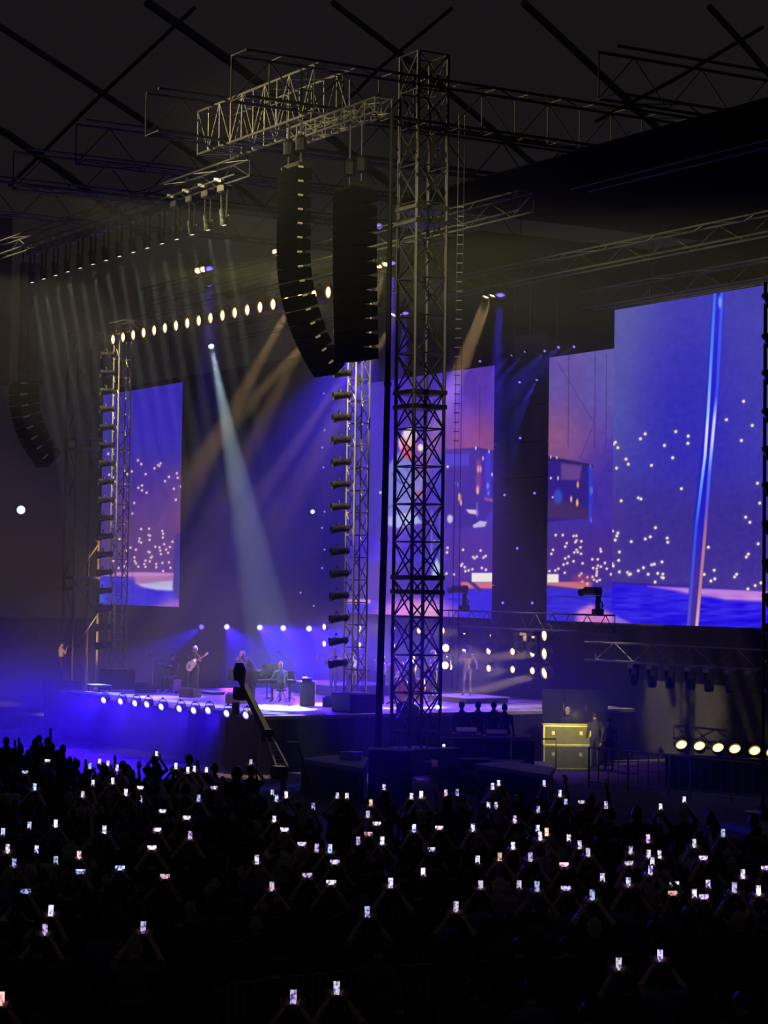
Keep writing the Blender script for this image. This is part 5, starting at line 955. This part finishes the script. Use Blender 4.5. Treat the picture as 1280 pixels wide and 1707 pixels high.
def phone(label, loc, rz, tilt, land, tint, st, group):
    t = thing('phone', label, 'phone', loc, group=group); t.rotation_euler = (tilt, R(90) if land else 0, rz); t.rotation_mode = 'XYZ'
    t.rotation_euler = (Matrix.Rotation(rz, 3, 'Z') @ Matrix.Rotation(tilt, 3, 'X') @ Matrix.Rotation(R(90) if land else 0, 3, 'Y')).to_euler()
    ob('body', PB, t); ob('camera_bump', PC, t); m = screen_mat(tint, st)
    if m.name not in PSM: PSM[m.name] = MB().add([(-.031, -.0052, -.066), (.031, -.0052, -.066), (.031, -.0052, .066), (-.031, -.0052, .066)], [(0, 1, 2, 3)]).mesh('screen', m)
    ob('screen', PSM[m.name], t); return t
UPJ = pose(elR=(.27, .20, 1.42), wrR=(.085, .36, 1.67), elL=(-.27, .20, 1.42), wrL=(-.085, .36, 1.67), anL=(-.15, -.03, .09))
ONEJ = pose(elR=(.30, .16, 1.48), wrR=(.17, .33, 1.72), elL=(-.27, .0, 1.13), wrL=(-.12, .22, 1.08), anR=(.16, .03, .09))
HIGHJ = pose(elR=(.27, .10, 1.62), wrR=(.09, .26, 1.86), elL=(-.27, .10, 1.62), wrL=(-.09, .26, 1.86))
DOWNJ = pose(); CLAPJ = pose(elR=(.28, .10, 1.18), wrR=(.05, .30, 1.26), elL=(-.28, .10, 1.18), wrL=(-.05, .30, 1.26)); WAVEJ = pose(elR=(.34, .04, 1.6), wrR=(.30, .08, 1.90))
POSES = dict(up=(UPJ, (0, .40, 1.77), (0, 1, .3)), one=(ONEJ, (.155, .40, 1.83), (0, 1, 0)), high=(HIGHJ, (0, .31, 1.97), (0, 1, 0)), down=(DOWNJ, None, None), clap=(CLAPJ, None, (0, 0, 1)), wave=(WAVEJ, None, (0, 1, 0)))
tops = ['black', 'black', 'navy', 'charcoal', 'grey', 'charcoal', 'olive', 'brown', 'blue', 'black', 'charcoal', 'navy', 'brown', 'white']
hairs = [('short', 'black'), ('short', 'black'), ('short', 'brown'), ('long', 'black'), ('long', 'brown'), ('pony', 'black'), ('bun', 'black'), ('short', 'grey'), ('bald', 'grey')]
def look(p): d = Vector((4, -9, 0)) - Vector((p.x, p.y, 0)); return yaw(d.normalized())
bandname = lambda y: 0 if y < 1335 else 1 if y < 1430 else 2 if y < 1560 else 3
BN = ['far crowd', 'middle crowd', 'near crowd', 'nearest row']
occ = []; order = sorted(range(len(PH)), key=lambda i: PH[i][0]); cnt = [0] * 4; rank = {}
for i in order: b = bandname(PH[i][1]); rank[i] = cnt[b]; cnt[b] += 1
rr_ = random.Random(3)
FP = [onZ(a, b, 1.1) for a, b in ((380, 1640), (640, 1612), (860, 1600), (1330, 1582))]
def fence(q):
    m = 9.
    for a, b in zip(FP[:-1], FP[1:]):
        a = Vector((a.x, a.y, 0)); b = Vector((b.x, b.y, 0)); t_ = max(0, min(1, (q - a).dot(b - a) / (b - a).length_squared)); m = min(m, (q - a - (b - a) * t_).length)
    return m
for i, (px, py) in enumerate(PH):
    land = (px, py) in LAND; best = None
    for tr_ in range(14):
        key = 'up' if (land and tr_ < 7) or rr_.random() < .45 else ('one' if rr_.random() < .6 and not land else 'high'); s = rr_.uniform(.93, 1.06) if tr_ < 6 else rr_.uniform(.86, 1.12)
        J, off, palm = POSES[key]; off = Vector(off) * s; p = onZ(px, py, off.z); rz = look(p) + rr_.uniform(-.15, .15); q = p - Matrix.Rotation(rz, 3, 'Z') @ off; q.z = 0
        dm = min([(q - o_).length for o_ in occ] + [fence(q) + .12])
        if best is None or dm > best[0]: best = (dm, key, s, p, rz, q)
        if dm > .6: break
    dm, key, s, p, rz, q = best; J, off, palm = POSES[key]
    occ.append(q.copy()); b = bandname(py); w_ = nth(rank[i])
    tint = TINT.get((px, py), rr_.choice(('white', 'white', 'white', 'violet', 'white', 'blue'))); st = rr_.choice((.9, 1.3, 1.7)) if py < 1420 else rr_.choice((.8, 1.1, 1.4))
    phone('lit phone held %s, %s phone from the left in the %s' % ('sideways' if land else 'upright', w_, BN[b]), p, rz + rr_.uniform(-.1, .1), R(rr_.uniform(-16, 4)), land, tint, st, 'phones in the ' + BN[b])
    tp = rr_.choice(tops); person('spectator holding up the %s phone from the left in the %s' % (w_, BN[b]), key, J, q, rz, tp, rr_.choice(('black', 'navy', 'charcoal')), rr_.choice(hairs), rr_.randrange(3), group='spectators filming in the ' + BN[b], scale=s, palm=palm, sleeve='short' if key != 'one' else 'long', curl=.9)
def limit(x):
    pts = [(-50, 1222), (90, 1228), (130, 1262), (430, 1272), (440, 1330), (520, 1332), (700, 1330), (930, 1318), (1000, 1330), (1050, 1352), (1330, 1362)]
    for (a, ya), (b, yb) in zip(pts[:-1], pts[1:]):
        if a <= x <= b: return ya + (yb - ya) * (x - a) / (b - a)
    return 1300
cand = []
for iy in range(0, 60):
    dd = 20.5 + iy * .8
    if dd > 66: break
    wdt = .36 * dd; n = int(wdt / .72)
    for k in range(n):
        x_ = -wdt / 2 + (k + .5 + rr_.uniform(-.25, .25) + .5 * (iy % 2)) * .72; p = CAM + f0 * (dd + rr_.uniform(-.2, .2)) + r0 * x_; p.z = 0
        hx, hy = proj((p.x, p.y, 1.68))
        if hx < -20 or hx > 1300 or hy < limit(hx) or hy > 1690: continue
        if hy > 1560 and rr_.random() < .72: continue
        if fence(p) < .48 or any((p - o_).length < .62 for o_ in occ): continue
        cand.append(p); occ.append(p.copy())
cand.sort(key=lambda p: (p - CAM).length)
spec = [(119, 1395, 'cream', 'wave', 'spectator in a cream top standing out near the left edge of the crowd'), (850, 1545, 'grey', 'down', 'spectator in a pale grey shirt at the bottom, left of the hooded one'), (1112, 1500, 'grey', 'high', 'spectator in a grey hooded top with both arms raised, near the bottom')]
near = cand[:150]; rest = cand[150:]
tn = [rr_.choice(tops) for p in near]; seen_ = {}
for i in sorted(range(len(near)), key=lambda k: proj(near[k])[0]):
    p = near[i]; key = rr_.choice(('down', 'down', 'clap', 'down', 'wave')); J, _, palm = POSES[key]; k_ = seen_.get(tn[i], 0); seen_[tn[i]] = k_ + 1
    person('spectator without a phone, %s from the left of those in %s' % (nth(k_), tn[i]), key, J, p, look(p) + rr_.uniform(-.3, .3), tn[i], rr_.choice(('black', 'navy', 'charcoal', 'grey')), rr_.choice(hairs), rr_.randrange(3), group='spectators without phones', scale=rr_.uniform(.92, 1.06), palm=palm, curl=.6)
for px, py, tp, key, lab in spec:
    q = onZ(px, py, 1.6); q.z = 0; J, _, palm = POSES[key]; person(lab, key, J, q, look(q), tp, 'black', ('short', 'black'), 0, palm=palm)
# everyone further back: one mass of small figures
lowV = {}
for key in ('down', 'clap', 'wave'):
    mbx = MB(); J = POSES[key][0]
    for a, b, ra, rb, sx in (('pelvis', 'chest', .13, .14, 1.25), ('chest', 'neck', .14, .06, 1.3), ('hpR', 'knR', .09, .06, 1), ('hpL', 'knL', .09, .06, 1), ('knR', 'anR', .06, .05, 1), ('knL', 'anL', .06, .05, 1), ('shR', 'elR', .06, .05, 1), ('shL', 'elL', .06, .05, 1), ('elR', 'wrR', .045, .03, 1), ('elL', 'wrL', .045, .03, 1)): capsule(mbx, J[a], J[b], ra, rb, sx, 6)
    mbx.sphere(J['head'] + Vector((0, 0, .03)), 1, 8, 6, (.09, .105, .12)); lowV[key] = (np.array(mbx.v), mbx.f)
mbx = MB()
for i, p in enumerate(rest):
    v, f = lowV[('down', 'clap', 'down', 'wave')[i % 4]]; a = look(p) + rr_.uniform(-.3, .3); s = rr_.uniform(.92, 1.06); c_, s_ = math.cos(a), math.sin(a)
    vv = np.stack([v[:, 0] * c_ - v[:, 1] * s_, v[:, 0] * s_ + v[:, 1] * c_, v[:, 2]], 1) * s + np.array(p); n0 = len(mbx.v); mbx.v += [tuple(q) for q in vv.tolist()]; mbx.f += [tuple(k + n0 for k in q) for q in f]
tag(ob('crowd', mbx.mesh('crowd', mat('dark_crowd_clothing', (.05, .045, .045), .9, 0, .6, .9), True)), 'mass of distant spectators standing close to the stage in the dark', 'crowd', kind='stuff')
print('CROWD', len(near), len(rest), len(PH))
